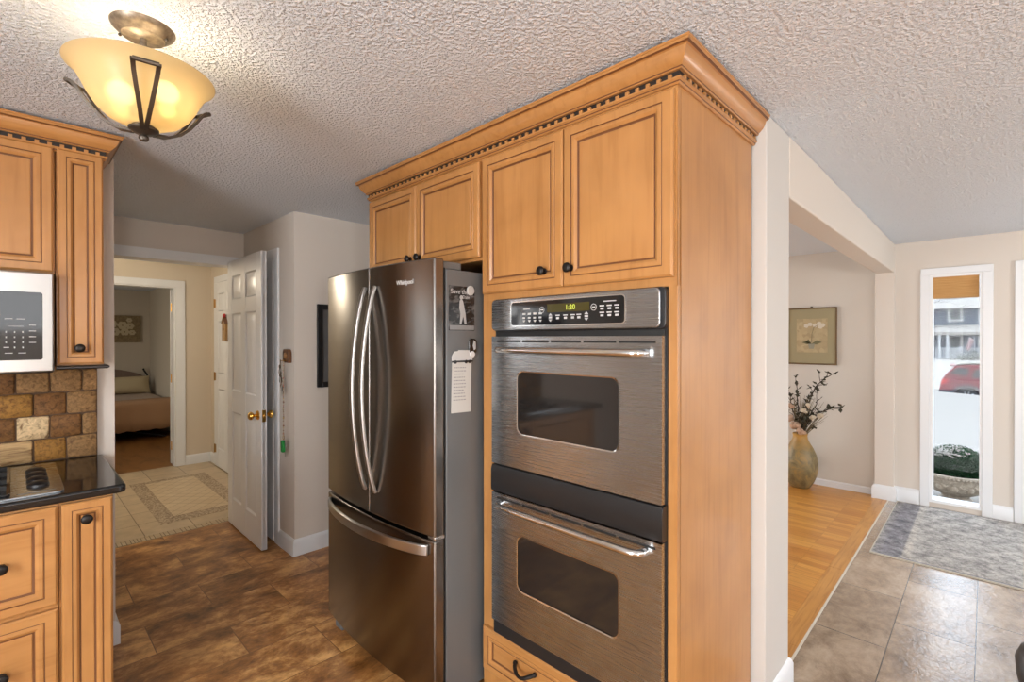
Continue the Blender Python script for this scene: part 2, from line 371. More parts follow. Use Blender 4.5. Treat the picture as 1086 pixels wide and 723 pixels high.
# front wall with side window and entry door
WY0, WY1, WZ0, WZ1 = .022, .342, .04, 1.956
DY0, DY1 = -1.16, -.205
mb = MB()
for a, b, c, d in ((WY1, .60, 0, H), (WY0, WY1, WZ1, H), (WY0, WY1, 0, WZ0), (DY1 + .01, WY0, 0, H), (DY0, DY1 + .01, 2.0, H), (-3.3, DY0, 0, H)): mb.box(FW, FW + .15, a, b, c, d)
struct('wall_front', mb, WALL, 'beige front wall around the narrow window')
# living room walls
struct('wall_living', MB().box(5.47, 5.6, .69, 5.1, 0, H), WALL_L, 'living room wall with the orchid print')
struct('wall_living_far', wall_x(5.0, 5.12, 1.9, 5.6, [(2.6, 5.0, .6, 2.05)]), WALL_L)
wframe('window_4', 2.6, 5.0, .6, 2.05, 5.01)
struct('wall_living_inner', MB().box(1.9, 2.03, YC, 5.1, 0, H), WALL_L)
# hall walls and bedroom
mb = MB().box(-1.2, .40, 6.45, 6.57, 0, H).box(.40, 1.262, 6.45, 6.57, 1.99, H).box(1.262, 1.75, 6.45, 6.57, 0, H)
struct('wall_hall', mb, WALL_H, 'warm beige hall wall around the bedroom doorway')
struct('wall_hall_right', MB().box(1.61, 1.9, YH + .14, 6.45, 0, H), WALL_H)
struct('wall_hall_left', MB().box(-1.2, -1.08, 4.36, 6.45, 0, H), WALL_H)
struct('wall_bedroom_right', MB().box(1.68, 1.8, 6.57, 10.6, 0, H), WALL_BED)
struct('wall_bedroom_far', MB().box(-1.2, 1.8, 10.5, 10.62, 0, H), WALL_BED)
mb = MB().box(-1.2, -1.08, 6.57, 8.1, 0, H).box(-1.2, -1.08, 9.1, 10.6, 0, H).box(-1.2, -1.08, 8.1, 9.1, 0, .9).box(-1.2, -1.08, 8.1, 9.1, 1.9, H)
struct('wall_bedroom_left', mb, WALL_BED)
mb = MB()
for a, b, c, d in ((.32, .40, 0, 1.99), (1.262, 1.352, 0, 1.99), (.32, 1.352, 1.99, 2.065)): mb.box(a, b, 6.432, 6.45, c, d)
mb.box(1.250, 1.2625, 6.4505, 6.57, 0, 1.978).box(.40, 1.2625, 6.4505, 6.57, 1.978, 1.9895).box(.40, .412, 6.4505, 6.57, 0, 1.978)
struct('trim_4', mb, TRIM, 'white casing of the bedroom doorway', bevel=.004)
# baseboards: profile swept along the wall foot
BP = [(0, 0), (.016, 0), (.016, .085), (.011, .097), (.006, .105), (0, .108)]
def base(name, path, side, prof=BP, label=None): return struct(name, MB().sweep(path, prof, side=side), TRIM, label)
base('baseboard_fridge', [(1.90, YC), (WD, YC), (WD, 3.478)], -1, label='white baseboard wrapping the wall corner by the fridge')
base('baseboard_kitchen', [(.27, 2.90), (.33, 2.90), (.33, 4.2)], 1, label='white baseboard on the wall end behind the left cabinets')
base('baseboard_stub', [(1.937, .628), (1.937, .58), (2.226, .58), (2.226, .75)], 1, label='white baseboard of the pale wall end')
base('baseboard_pilaster', [(5.47, .712), (5.372, .712), (5.372, .575), (FW, .575), (FW, .405)], 1, [(0, 0), (.018, 0), (.018, .10), (.010, .116), (.004, .124), (0, .126)])
base('baseboard_front', [(FW, -.040), (FW, -.155)], 1)
base('baseboard_living', [(5.47, 4.9), (5.47, .712)], 1, [(0, 0), (.012, 0), (.012, .05), (0, .062)])
base('baseboard_hall', [(1.352, 6.45), (1.61, 6.45), (1.61, 6.2)], 1)
# hall inlay and mosaic threshold
def inlay(name, x0, x1, y0, y1, m, z):
    return struct(name, MB().box(x0, x1, y0, y1, -.01, z), m)
inlay('trim_5', .783, 1.42, 4.50, 5.95, MOSAIC, .0012); inlay('trim_6', .895, 1.30, 4.645, 5.86, DIAM, .002)
tb = MB().box(.331, 1.235, 4.222, 4.318, -.01, .0008, 1); rgm = random.Random(3); x0 = .335
while x0 < 1.22:
    w_ = rgm.choice([.014, .020, .034, .020])
    for a, b in ([(4.226, 4.250), (4.254, 4.314)], [(4.226, 4.286), (4.290, 4.314)], [(4.226, 4.314)], [(4.226, 4.250), (4.254, 4.284), (4.288, 4.314)])[rgm.randint(0, 3)][:3] if True else []:
        tb.box(x0, min(1.233, x0 + w_), a, b, -.005, .0028, 0)
    x0 += w_ + .0055
struct('trim_7', tb, [MOS_L, MOS_D], 'mosaic stone threshold strip between hall and kitchen')

# ================================================================== doors
def six_panel(w, h, t=.035):
    """leaf in local x (0..w from the hinge), y (0..t), z"""
    mb = MB(); s, c = .105 * w / .75, .095 * w / .75
    zs = [(.20, .86), (1.02, 1.60), (1.70, h - .115)]
    mb.box(0, w, .008, t - .008, 0, h)
    for x0, x1 in ((0, s), (w / 2 - c / 2, w / 2 + c / 2), (w - s, w)): mb.box(x0, x1, 0, t, 0, h)
    for z0, z1 in ((0, zs[0][0]), (zs[0][1], zs[1][0]), (zs[1][1], zs[2][0]), (zs[2][1], h)):
        for x0, x1 in ((s, w / 2 - c / 2), (w / 2 + c / 2, w - s)): mb.box(x0, x1, 0, t, z0, z1)
    for z0, z1 in zs:
        for x0, x1 in ((s, w / 2 - c / 2), (w / 2 + c / 2, w - s)):
            for y, sg in ((0, 1), (t, -1)):
                r = [(x0, x1, z0, z1, y), (x0 + .010, x1 - .010, z0 + .010, z1 - .010, y + sg * .008), (x0 + .016, x1 - .016, z0 + .016, z1 - .016, y + sg * .008), (x0 + .034, x1 - .034, z0 + .034, z1 - .034, y + sg * .002)]
                mb.loops(r, [0, 0, 0])
    return mb
def knob_lathe(c, axis='y', sg=-1, k=1):
    pr = [(.0001, .062), (.014, .062), (.025, .054), (.028, .044), (.022, .034), (.011, .026), (.010, .012), (.024, .010), (.031, .006), (.032, 0)]
    return MB().lathe([(r * k, z * k * sg) for r, z in pr], c, 24, axis=axis)
def hinge_mb(x, y, z): return MB().box(x - .016, x + .016, y - .004, y + .002, z - .045, z + .045).tube([(x, y - .007, z - .047), (x, y - .007, z + .047)], .006, 8)
# hall door swung open against the wall
ang = math.atan2(-.75, -.010)
d1 = bpy.data.objects.new('door_1', None); COL.objects.link(d1); d1['kind'] = 'structure'; d1['label'] = 'white six-panel hall door standing open beside the fridge wall'; d1['category'] = 'door'
d1.location = (1.190, 4.195, .010); d1.rotation_euler = (0, 0, ang)
M90 = None
o = six_panel(.752, 1.995).build('door_leaf', DOORW, d1, bevel=.002); o.location = (0, -.030, 0)
# leaf local +x runs towards the kitchen; local -y points to world -x (the face seen)
for sg, y in ((-1, -.030), (1, .005)):
    knob_lathe((.690, y, .895), 'y', sg).build('door_knob', BRASS, d1)
MB().box(.7515, .7535, -.025, -.001, .855, .935).build('latch_plate', BRASS_D, d1, bevel=.002)
MB().box(.753, .762, -.017, -.008, .885, .905).build('latch_bolt', BRASS, d1, bevel=.002)
# closet door behind it
d2 = bpy.data.objects.new('door_2', None); COL.objects.link(d2); d2['kind'] = 'structure'; d2['label'] = 'white closet door edge just behind the open hall door'; d2['category'] = 'door'
d2.location = (1.262, 3.556, .012)
mb = six_panel(.58, 1.955, .033); mb.xf(Matrix.Rotation(pi / 2, 4, 'Z')); mb.xf(Matrix.Translation((.033, 0, 0)))
mb.build('door_leaf', DOORW, d2, bevel=.002)
struct('trim_8', MB().box(WD - .016, WD, 3.482, 3.548, 0, 1.972).box(WD - .016, WD, 3.482, YH - .02, 1.972, 2.045).box(WD, 1.40, 3.535, 3.55, 0, 2.03), TRIM, 'white closet casing beside the key rack', bevel=.004)
# hall closet door with ornament
d3 = bpy.data.objects.new('door_3', None); COL.objects.link(d3); d3['kind'] = 'structure'; d3['label'] = 'white panel door on the right side of the hall'; d3['category'] = 'door'
d3.location = (1.575, 6.155, .012)
mb = six_panel(.76, 2.02, .033); mb.xf(Matrix.Rotation(-pi / 2, 4, 'Z'))
mb.build('door_leaf', DOORW, d3, bevel=.002)
for z in (.19, .99, 1.80):
    MB().box(-.004, .003, -.03, .012, z - .045, z + .045).tube([(-.006, .004, z - .047), (-.006, .004, z + .047)], .006, 8).build('hinge', BRASS_D, d3)
mb = MB().box(1.585, 1.61, 6.160, 6.235, 0, 2.04).box(1.585, 1.61, 5.32, 5.39, 0, 2.04).box(1.585, 1.61, 5.32, 6.235, 2.04, 2.11)
struct('trim_9', mb, TRIM, 'white casing of the hall side door', bevel=.004)
# bedroom door opened into the bedroom, edge with hinges seen
d4 = bpy.data.objects.new('door_4', None); COL.objects.link(d4); d4['kind'] = 'structure'; d4['label'] = 'white bedroom door seen edge-on with brass hinges'; d4['category'] = 'door'
d4.location = (1.240, 6.60, .012); d4.rotation_euler = (0, 0, radians(72))
mb = six_panel(.36, 1.965, .035); mb.xf(Matrix.Translation((0, -.035, 0))); mb.build('door_leaf', DOORW, d4, bevel=.002)
for z in (.20, .96, 1.76):
    MB().box(-.004, .001, -.034, -.006, z - .048, z + .048).tube([(-.006, -.036, z - .05), (-.006, -.036, z + .05)], .007, 8).build('hinge', BRASS, d4)
# entry window: casing, frame, glass
GLASS = bpy.data.materials.new('window_glass'); GLASS.use_nodes = True; nt = GLASS.node_tree; nt.nodes.clear()
oo = nt.nodes.new('ShaderNodeOutputMaterial'); tr = nt.nodes.new('ShaderNodeBsdfTransparent'); gl = nt.nodes.new('ShaderNodeBsdfGlossy'); mx = nt.nodes.new('ShaderNodeMixShader')
gl.inputs['Roughness'].default_value = .02; mx.inputs[0].default_value = .008
nt.links.new(tr.outputs[0], mx.inputs[1]); nt.links.new(gl.outputs[0], mx.inputs[2]); nt.links.new(mx.outputs[0], oo.inputs[0])
w5 = bpy.data.objects.new('window_5', None); COL.objects.link(w5); w5['kind'] = 'structure'; w5['label'] = 'narrow floor-length side window looking onto snow'; w5['category'] = 'window'
mb = MB()
for a, b, c, d in ((WY1, .402, 0, WZ1), (-.040, WY0, 0, WZ1), (-.040, .402, WZ1, 2.012)): mb.box(FW - .018, FW, a, b, c, d)
mb.build('window_casing', TRIM, w5, bevel=.004)
mb = MB()
for a, b, c, d in ((WY1 - .02, WY1 - .0005, WZ0 + .022, WZ1 - .02), (WY0 + .0005, WY0 + .015, WZ0 + .022, WZ1 - .02), (WY0 + .0005, WY1 - .0005, WZ0 + .0005, WZ0 + .022), (WY0 + .0005, WY1 - .0005, WZ1 - .02, WZ1 - .0005)): mb.box(FW - .01, FW + .14, a, b, c, d)
mb.build('window_frame', mat('white_window_frame', (.80, .81, .82), .35), w5)
MB().box(FW + .09, FW + .094, WY0 + .004, WY1 - .004, WZ0 + .004, WZ1 - .004).build('glass', GLASS, w5)
# entry door (only its casing and hinge edge are in view)
d5 = bpy.data.objects.new('door_5', None); COL.objects.link(d5); d5['kind'] = 'structure'; d5['label'] = 'front door edge with hinges at the right frame edge'; d5['category'] = 'door'
d5.location = (FW, 0, 0)
mb = MB().box(-.018, 0, -.215, -.158, 0, 2.02).box(-.018, 0, DY0 - .06, DY0, 0, 2.02).box(-.018, 0, DY0, -.215, 1.96, 2.02).box(0, .12, -.215, -.195, 0, 1.96)
mb.build('door_casing', TRIM, d5, bevel=.004)
mb = MB().box(.012, .05, DY0, -.335, 0.01, .40).box(.012, .05, DY0, -.335, 1.86, 1.96).box(.012, .05, -.335, -.216, .01, 1.96).box(.012, .05, DY0, DY0 + .12, .01, 1.96)
mb.build('door_leaf', DOORW, d5, bevel=.003)
MB().box(.028, .034, DY0 + .12, -.335, .40, 1.86).build('glass', GLASS, d5)
for z in (.28, .85, 1.55): MB().box(-.004, .014, -.232, -.216, z - .05, z + .05).build('hinge', mat('nickel_hinge', (.5, .5, .5), .35, 1) if z == .28 else bpy.data.materials['nickel_hinge'], d5, bevel=.002)
# roller shade
t = thing('roller_shade', 'tan woven shade rolled up at the top of the narrow window', 'shade', (FW + .04, (WY0 + WY1) / 2, 1.757))
TAN = mat('tan_shade_fabric', (.50, .27, .09), .8); n = noise(TAN, coords(TAN, (1, 1, 60)), 6, 2); r = ramp(TAN, [(.3, (.42, .21, .065)), (.7, (.58, .34, .13))]); L(TAN, n, 'Fac', r, 'Fac'); L(TAN, r, 'Color', B(TAN), 'Base Color')
hw = .140
mb = MB().prism([(-.028, .178), (.02, .178), (.02, .02), (.012, .0), (-.012, .0), (-.022, .018), (-.018, .055), (-.010, .095), (-.014, .14)], 'y', -hw, hw); mb.build('shade_fabric', TAN, t, angle=50)
MB().box(-.03, .024, -hw, hw, .178, .186).build('head_rail', TRIM, t)

# ================================================================== cabinetry
def panel_door(mb, x0, x1, z0, z1, yf, yb, fr=.062):
    k = min(1, (x1 - x0) / .26, (z1 - z0) / .24); f = fr * (.62 + .38 * k)
    seq = [(0, yb, 0), (0, yf + .005, 0), (.006, yf, 0), (f * .50, yf, 0), (f * .52, yf + .002, 1), (f * .555, yf + .002, 1), (f * .59, yf + .0005, 0), (f * .74, yf + .0005, 0),
           (f * .88, yf + .006, 0), (f * .92, yf + .009, 1), (f * .985, yf + .010, 1), (f * 1.02, yf + .0085, 0)]
    rects = [(x0 + i, x1 - i, z0 + i, z1 - i, y) for i, y, _ in seq]
    mb.loops(rects, [s[2] for s in seq[1:]], 0)
    mb.add([(x0, yb, z0), (x1, yb, z0), (x1, yb, z1), (x0, yb, z1)], [(0, 1, 2, 3)]); return mb
def door_part(parent, x0, x1, z0, z1, yf=-.021, knob=None, name='door', yb=-.001):
    o = panel_door(MB(), x0, x1, z0, z1, yf, yb).build(name, [MAPLE if name == 'door' else MAPLE_H, GLAZE], parent, angle=25)
    if knob:
        kx, kz = knob
        pr = [(.0001, -.030), (.006, -.0305), (.0125, -.0285), (.0165, -.024), (.0165, -.020), (.011, -.016), (.006, -.012), (.006, -.004), (.011, -.002), (.012, 0)]
        MB().lathe(pr, (kx, yf, kz), 20, axis='y').build('knob', BRONZE, o)
    return o
def pull_part(parent, x, z, y, w=.095):
    pts = []
    for i in range(13):
        s = i / 12; a = pi * s
        pts.append((x - w / 2 + w * s, y - .030 * sin(a) ** .6 - .001, z - .010 * sin(a) + .004 * cos(2 * a)))
    mb = MB().tube(pts, [.0055 + .002 * abs(cos(pi * i / 12)) for i in range(13)], 8)
    for sx in (-1, 1): mb.ball((x + sx * w / 2, y - .004, z + .004), .009, 6)
    return mb.build('pull', BRONZE, parent)

# tall oven cabinet (local x runs along world -Y, local y into the wall)
YL = 1.442; TW = YL - YS
oc = thing('oven_cabinet', 'tall maple cabinet housing the double wall oven, with a plain side panel', 'cabinet', (XF, YL, 0), -pi / 2)
D = CB - XF - .004
mb = MB().box(0, TW, 0, .02, 1.572, 2.15).box(0, .071, 0, .02, .0, 1.572).box(.786, TW, 0, .02, .0, 1.572).box(.071, .786, 0, .02, .0, .29)
mb.box(.0, .018, .02, D, 0, 2.15).box(.018, TW - .018, .02, D, 2.13, 2.15).box(.018, TW - .018, .02, D, .26, .28).box(.018, TW - .018, .02, D, 1.60, 1.62).box(.018, TW - .018, D - .01, D, 0, 2.13)
mb.build('body', MAPLE, oc, bevel=.0015)
MB().box(TW - .018, TW, .02, D, 0, 2.15).build('side_panel', MAPLE, oc)
door_part(oc, .010, .414, 1.597, 2.128, knob=(.334, 1.655))
door_part(oc, .418, TW - .006, 1.597, 2.128, knob=(.450, 1.655))
o = door_part(oc, .014, TW - .014, .115, .283, name='drawer'); pull_part(o, .245, .217, -.021)
# cabinet over the fridge
YB = 2.318
bc = thing('fridge_top_cabinet', 'low two-door maple cabinet above the fridge', 'cabinet', (XF, YB, 1.735), -pi / 2)
BW = YB - YL
MB().box(0, BW - .001, 0, .02, 0, .415).box(0, .018, .02, D, 0, .415).box(BW - .019, BW - .001, .02, D, 0, .415).box(.018, BW - .018, .02, D, 0, .016).box(.018, BW - .018, D - .01, D, .016, .415).build('body', MAPLE, bc, bevel=.0015)
door_part(bc, .012, .430, .012, .393, knob=(.392, .055))
door_part(bc, .434, BW - .008, .012, .393, knob=(.466, .055))
# crown with dentils over both (world coordinates)
def crown(name, label, path, side, z0, loc):
    t = thing(name, label, 'crown moulding', loc)
    P = [(a - loc[0], b - loc[1]) for a, b in path]; z = z0 - loc[2]
    MB().sweep(P, [(0, z), (.006, z), (.010, z + .004), (.010, z + .008), (.015, z + .012), (.015, z + .017), (0, z + .017)], side=side, flags=[0, 0, 1, 0, 0, 0, 0]).build('bed_moulding', [MAPLE_H, GLAZE], t, angle=25)
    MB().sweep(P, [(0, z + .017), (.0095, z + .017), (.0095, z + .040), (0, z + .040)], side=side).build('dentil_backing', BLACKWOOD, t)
    mb = MB()
    V = [Vector(p) for p in P]
    for a, b in zip(V, V[1:]):
        d = (b - a).normalized(); nrm = Vector((d.y, -d.x)) * side; ln = (b - a).length; k = max(1, round(ln / .0345)); 
        for i in range(k):
            c = a + d * ((i + .5) * ln / k)
            q = [c + d * .0060 + nrm * .009, c + d * .0060 + nrm * .0155, c - d * .0060 + nrm * .0155, c - d * .0060 + nrm * .009]
            mb.prism([(p.x, p.y) for p in q], 'z', z + .0165, z + .0275)
    mb.build('dentil_teeth', MAPLE_H, t, merge=False)
    pr = [(0, z + .034), (.018, z + .034), (.021, z + .037), (.021, z + .041), (.026, z + .045), (.036, z + .055), (.043, z + .068), (.046, z + .079), (.051, z + .081), (.057, z + .084), (.057, z + .091), (.060, z + .093), (.060, z + .098), (0, z + .098)]
    MB().sweep(P, pr, side=side, flags=[0, 0, 1, 0, 0, 0, 0, 0, 1, 0, 0, 0, 0, 0]).build('crown', [MAPLE_H, GLAZE], t, angle=30)
    return t
crown('crown_moulding', 'maple crown moulding with dentils over the oven and fridge cabinets', [(1.936, YS), (XF, YS), (XF, YB), (CB, YB)], -1, 2.140, (XF, YS, 2.14))

# double wall oven
ov = thing('double_wall_oven', 'stainless double wall oven built into the tall maple cabinet', 'oven', (XF, 1.369, 0), -pi / 2)
OW = .714
MB().box(.0, OW - .002, -.004, .45, .30, 1.568).build('oven_body', BLACK, ov)
MB().prism([(p[0], p[1]) for p in rrect(0, OW, 1.447, 1.570, .016)], 'y', -.018, -.001).build('control_surround', BLACK, ov, bevel=.003)
cp = MB().prism(rrect(.004, .702, 1.451, 1.567, .016), 'y', -.030, -.018).build('control_panel', STEEL, ov, bevel=.003)
MB().prism(rrect(.108, .592, 1.464, 1.556, .014), 'y', -.0315, -.029).build('panel_rim', CHROME, cp)
MB().prism(rrect(.112, .588, 1.468, 1.552, .012), 'y', -.0325, -.031).build('control_glass', BLACK_GLOSS, cp)
MB().box(.286, .462, -.0332, -.032, 1.510, 1.538).build('display', DISPLAY, cp)
text('display_time', '1:20', .024, (.385, -.0335, 1.524), RX, DIG, cp)
mb = MB(); yk = -.0333
for i in range(4):
    mb.box(.170 + i * .026, .184 + i * .026, yk, -.032, 1.505, 1.512).box(.170 + i * .026, .182 + i * .026, yk, -.032, 1.491, 1.497)
    mb.prism([(.170 + i * .026, 1.486), (.184 + i * .026, 1.486), (.177 + i * .026, 1.478)], 'y', yk, -.032)
for i in range(3):
    for z in (1.521, 1.500): mb.box(.500 + i * .027, .517 + i * .027, yk, -.032, z, z + .004).box(.503 + i * .027, .515 + i * .027, yk, -.032, z - .010, z - .004)
mb.box(.175, .205, yk, -.032, 1.524, 1.528).box(.515, .560, yk, -.032, 1.535, 1.538)
for x in (.300, .450):
    mb.prism([(x - .008, 1.499), (x + .008, 1.499), (x, 1.507)], 'y', yk, -.032); mb.prism([(x - .008, 1.486), (x + .008, 1.486), (x, 1.478)], 'y', yk, -.032); mb.box(x - .007, x + .007, yk, -.032, 1.489, 1.496)
for x in (.332, .365, .395, .420): mb.box(x - .009, x + .009, yk, -.032, 1.497, 1.501).box(x - .006, x + .006, yk, -.032, 1.486, 1.493)
for cx, cz in ((.478, 1.520), (.262, 1.520)):
    for k in range(16):
        a0, a1 = 2 * pi * k / 16, 2 * pi * (k + 1) / 16
        mb.prism([(cx + .011 * cos(a0), cz + .011 * sin(a0)), (cx + .011 * cos(a1), cz + .011 * sin(a1)), (cx + .0095 * cos(a1), cz + .0095 * sin(a1)), (cx + .0095 * cos(a0), cz + .0095 * sin(a0))], 'y', yk, -.032)
    mb.box(cx - .006, cx + .006, yk, -.032, cz - .002, cz + .002)
mb.build('lettering', LEGEND, cp, merge=False)
MB().box(0.012, OW - .006, -.010, -.002, 1.428, 1.447).build('vent_slot', BLACK_M, ov)
def oven_door(z0, z1, wz0, wz1, hz, name='oven_door'):
    x0, x1 = .003, .708
    yf, yb = -.028, -.006
    mb = MB()
    # front sheet with a rounded window hole
    R = rrect(.136, .569, wz0, wz1, .030, 6); n = len(R); cx, cz = (.136 + .569) / 2, (wz0 + wz1) / 2
    O = []
    for (x, z) in R:
        # outer point: projected to the door rectangle
        if x > cx: tx = (x1 - cx) / max(1e-6, x - cx)
        else: tx = (x0 - cx) / min(-1e-6, x - cx)
        if z > cz: tz = (z1 - cz) / max(1e-6, z - cz)
        else: tz = (z0 - cz) / min(-1e-6, z - cz)
        k = min(tx, tz); O.append((cx + (x - cx) * k, cz + (z - cz) * k))
    # put the four true corners in
    for (qx, qz) in ((x1, z1), (x0, z1), (x0, z0), (x1, z0)):
        j = min(range(n), key=lambda i: (O[i][0] - qx) ** 2 + (O[i][1] - qz) ** 2); O[j] = (qx, qz)
    v = [(x, yf, z) for x, z in R] + [(x, yf, z) for x, z in O] + [(x, yb, z) for x, z in O] + [(x, yf + .006, z) for x, z in R]
    f = []
    for i in range(n):
        j = (i + 1) % n; f += [(i, j, n + j, n + i), (n + i, n + j, 2 * n + j, 2 * n + i), (i, 3 * n + i, 3 * n + j, j)]
    f.append(tuple(range(2 * n, 3 * n))); mb.add(v, f)
    d = mb.build(name, STEEL, ov, angle=30)
    rim = MB(); Ri = rrect(.140, .565, wz0 + .004, wz1 - .004, .027, 6); v = [(x, yf - .0008, z) for x, z in R] + [(x, yf + .0005, z) for x, z in Ri]
    rim.add(v, [(i, (i + 1) % n, n + (i + 1) % n, n + i) for i in range(n)]); rim.build('window_rim', CHROME, d)
    MB().prism(rrect(.134, .571, wz0 - .002, wz1 + .002, .030, 6), 'y', yf + .004, yf + .010).build('oven_window', OVEN_GLASS, d)
    sl = MB()
    xs = [.028, .160, .294, .430, .562, .694]
    for a, b in zip(xs, xs[1:]): sl.box(a + .005, b - .005, yf - .0006, yf + .002, z1 - .021, z1 - .014)
    sl.build('door_vent', BLACK_M, d)
    pts = [(.062, yf + .002, hz), (.064, yf - .022, hz), (.072, yf - .036, hz), (.088, yf - .043, hz)] + [(.088 + .546 * i / 8, yf - .045, hz) for i in range(1, 8)] + [(.634, yf - .043, hz), (.650, yf - .036, hz), (.658, yf - .022, hz), (.660, yf + .002, hz)]
    MB().tube(pts, .0115, 14).build('door_handle', CHROME, d, angle=50)
    return d
oven_door(.944, 1.428, 1.069, 1.302, 1.378)
oven_door(.340, .832, .494, .700, .800)
MB().prism([(-.004, .836), (-.030, .838), (-.034, .846), (-.034, .920), (-.028, .938), (-.004, .941)], 'x', .004, OW - .002).build('divider_band', BLACK, ov, bevel=.001)
MB().box(.004, OW - .004, -.020, -.002, .286, .338).build('lower_vent', BLACK, ov, bevel=.002)

# fridge -------------------------------------------------------------
FY = 2.335
fr = thing('refrigerator', 'dark stainless french-door refrigerator with a bottom freezer drawer', 'refrigerator', (1.09, FY, 0), -pi / 2)
FWD = .873
def bow(x): return -.030 * (1 - ((x - FWD / 2) / (FWD / 2)) ** 2)
MB().box(.006, FWD - .005, .058, .80, .03, 1.685).build('fridge_body', FRIDGE_GREY, fr, bevel=.004)
MB().box(.012, FWD - .012, .046, .058, .06, 1.69).build('gasket', BLACK_M, fr)
def fdoor(name, x0, x1, z0, z1):
    n = 18; pts = [(x0 + (x1 - x0) * i / n, bow(x0 + (x1 - x0) * i / n)) for i in range(n + 1)]
    return MB().prism(pts + [(x1, .044), (x0, .044)], 'z', z0, z1).build(name, STEEL_D, fr, bevel=.006, angle=20, seg=3)
SX = .452
dl = fdoor('refrigerator_door', 0, SX - .0015, .678, 1.722); dr = fdoor('refrigerator_door', SX + .0015, FWD, .678, 1.722); fz = fdoor('freezer_drawer', 0, FWD, .07, .664)
def strap(pts, w, th, up): return MB().tube(pts, 1, 4, flat=(w / 2, th / 2), up=up)
for par, hx, sg in ((dl, SX - .027, -1), (dr, SX + .052, 1)):
    pts = []
    for i in range(25):
        s = i / 24; z = 1.640 - .865 * s; e = sin(pi * s) ** .75
        pts.append((hx, bow(hx) - .004 - .062 * e, z))
    strap(pts, .024, .014, (0, -1, 0)).build('door_handle', STEEL_B, par, bevel=.004, angle=40)
pts = []
for i in range(29):
    s = i / 28; x = .040 + .800 * s; e = sin(pi * s) ** .6
    pts.append((x, bow(x) - .004 - .050 * e, .628))
strap(pts, .014, .040, (0, 0, 1)).build('drawer_handle', STEEL_B, fz, bevel=.004, angle=40)
text('lettering', 'Whirlpool', .026, (FY - 1.628, bow(FY - 1.628) - .0012, 1.640), (pi / 2, 0, radians(3.2)), mat('silver_lettering', (.72, .72, .72), .4, 0), dr, .0006)
MB().box(FWD - .075, FWD - .012, .012, .14, 1.685, 1.716).build('hinge_cover', FRIDGE_GREY, fr, bevel=.006)
MB().box(.012, .075, .012, .14, 1.685, 1.716).build('hinge_cover', FRIDGE_GREY, fr, bevel=.006)
MB().box(FWD - .05, FWD - .004, .004, .05, .664, .679).build('center_hinge', CHROME, fr, bevel=.003)
for x in (.03, FWD - .10): MB().prism([(.020, 0), (.020, .03), (.06, .066), (.12, .066), (.12, 0)], 'x', x, x + .07).build('foot', FRIDGE_GREY, fr, bevel=.006)
MB().box(.11, FWD - .11, .07, .09, .012, .068).build('toe_grille', BLACK, fr)
# things stuck to the fridge side (faces -Y)
FS = FY - FWD + .005
def flat(name, label, cat, x, z, w, h, m, th=.0022, tilt=0):
    o = MB().box(-w / 2, w / 2, -th, 0, -h / 2, h / 2).build(name, m, None); o.location = (x, FS - .0003, z); o.rotation_euler = (0, tilt, 0); return tag(o, label, cat)
PH = mat('dark_photo_print', (.03, .03, .03), .25); n = noise(PH, coords(PH, (1, 1, 2)), 26, 4, .4); r = ramp(PH, [(.5, (.016, .016, .017)), (.8, (.22, .22, .22))]); L(PH, n, 'Fac', r, 'Fac'); L(PH, r, 'Color', B(PH), 'Base Color')
pc = flat('photo_card', 'black and white photo card on the side of the fridge', 'card', 1.224, 1.538, .128, .172, PH)
text('lettering', 'Save the', .026, (-.012, -.0025, .064), RX, LEGEND, pc); text('lettering', 'Date', .018, (.02, -.0025, .044), RX, LEGEND, pc)
GREYF = mat('pale_figure_print', (.42, .42, .42), .4)
mb = MB(); mb.prism([(-.012, .03), (-.004, .036), (.004, .030), (.012, .0), (.017, -.02), (.022, -.06), (.012, -.062), (.006, -.03), (-.004, -.062), (-.012, -.062), (-.008, -.02), (-.014, .0)], 'y', -.0027, -.002)
mb.prism([(.004 + .008 * cos(2 * pi * k / 10) - .008, .042 + .009 * sin(2 * pi * k / 10)) for k in range(10)], 'y', -.0027, -.002)
mb.build('printed_figure', GREYF, pc)
o = MB().box(-.062, .062, -.0026, -.002, -.084, -.066).build('printed_floor', mat('grey_print', (.25, .25, .25), .4), pc)
o = MB().lathe([(.0001, -.007), (.016, -.007), (.019, -.004), (.019, 0)], (0, 0, 0), 24, axis='y').build('round_magnet', mat('pale_magnet', (.50, .49, .47), .35), None)
o.location = (1.266, FS - .0025, 1.610); tag(o, 'round pale magnet on the upper corner of the photo card', 'magnet')
cm = thing('clip_magnet', 'small black magnet with a white dot below the photo card', 'magnet', (1.278, FS, 1.388))
MB().prism(rrect(-.020, .020, -.028, .032, .014), 'y', -.006, 0).build('magnet_body', BLACK_GLOSS, cm, bevel=.002)
MB().lathe([(.0001, -.009), (.011, -.009), (.013, -.006), (.013, -.004)], (-.004, 0, -.030), 18, axis='y').build('white_dot', mat('white_enamel', (.7, .7, .7), .3), cm)
MB().prism([(.004, .026), (.013, .018), (.014, -.008), (.004, -.014), (-.002, .004)], 'y', -.0068, -.005).build('portrait', GREYF, cm)
PAPER = mat('note_paper', (.56, .55, .52), .8)
pl = flat('paper_note', 'long white handwritten note hanging on the fridge side', 'note', 1.222, 1.235, .098, .205, PAPER, .0012, radians(1.5))
mb = MB(); INK = mat('grey_ink', (.28, .28, .29), .8)
for i in range(11):
    z = .072 - i * .0125; w = random.uniform(.045, .075); x = -.040
    while x < -.040 + w:
        d = random.uniform(.005, .013); mb.box(x, x + d, -.0016, -.0011, z - .0018, z + .0018); x += d + .003
mb.build('handwriting', INK, pl, merge=False)
tm = thing('truck_magnet', 'white truck-shaped magnet holding the top of the paper note', 'magnet', (1.224, FS - .0015, 1.350))
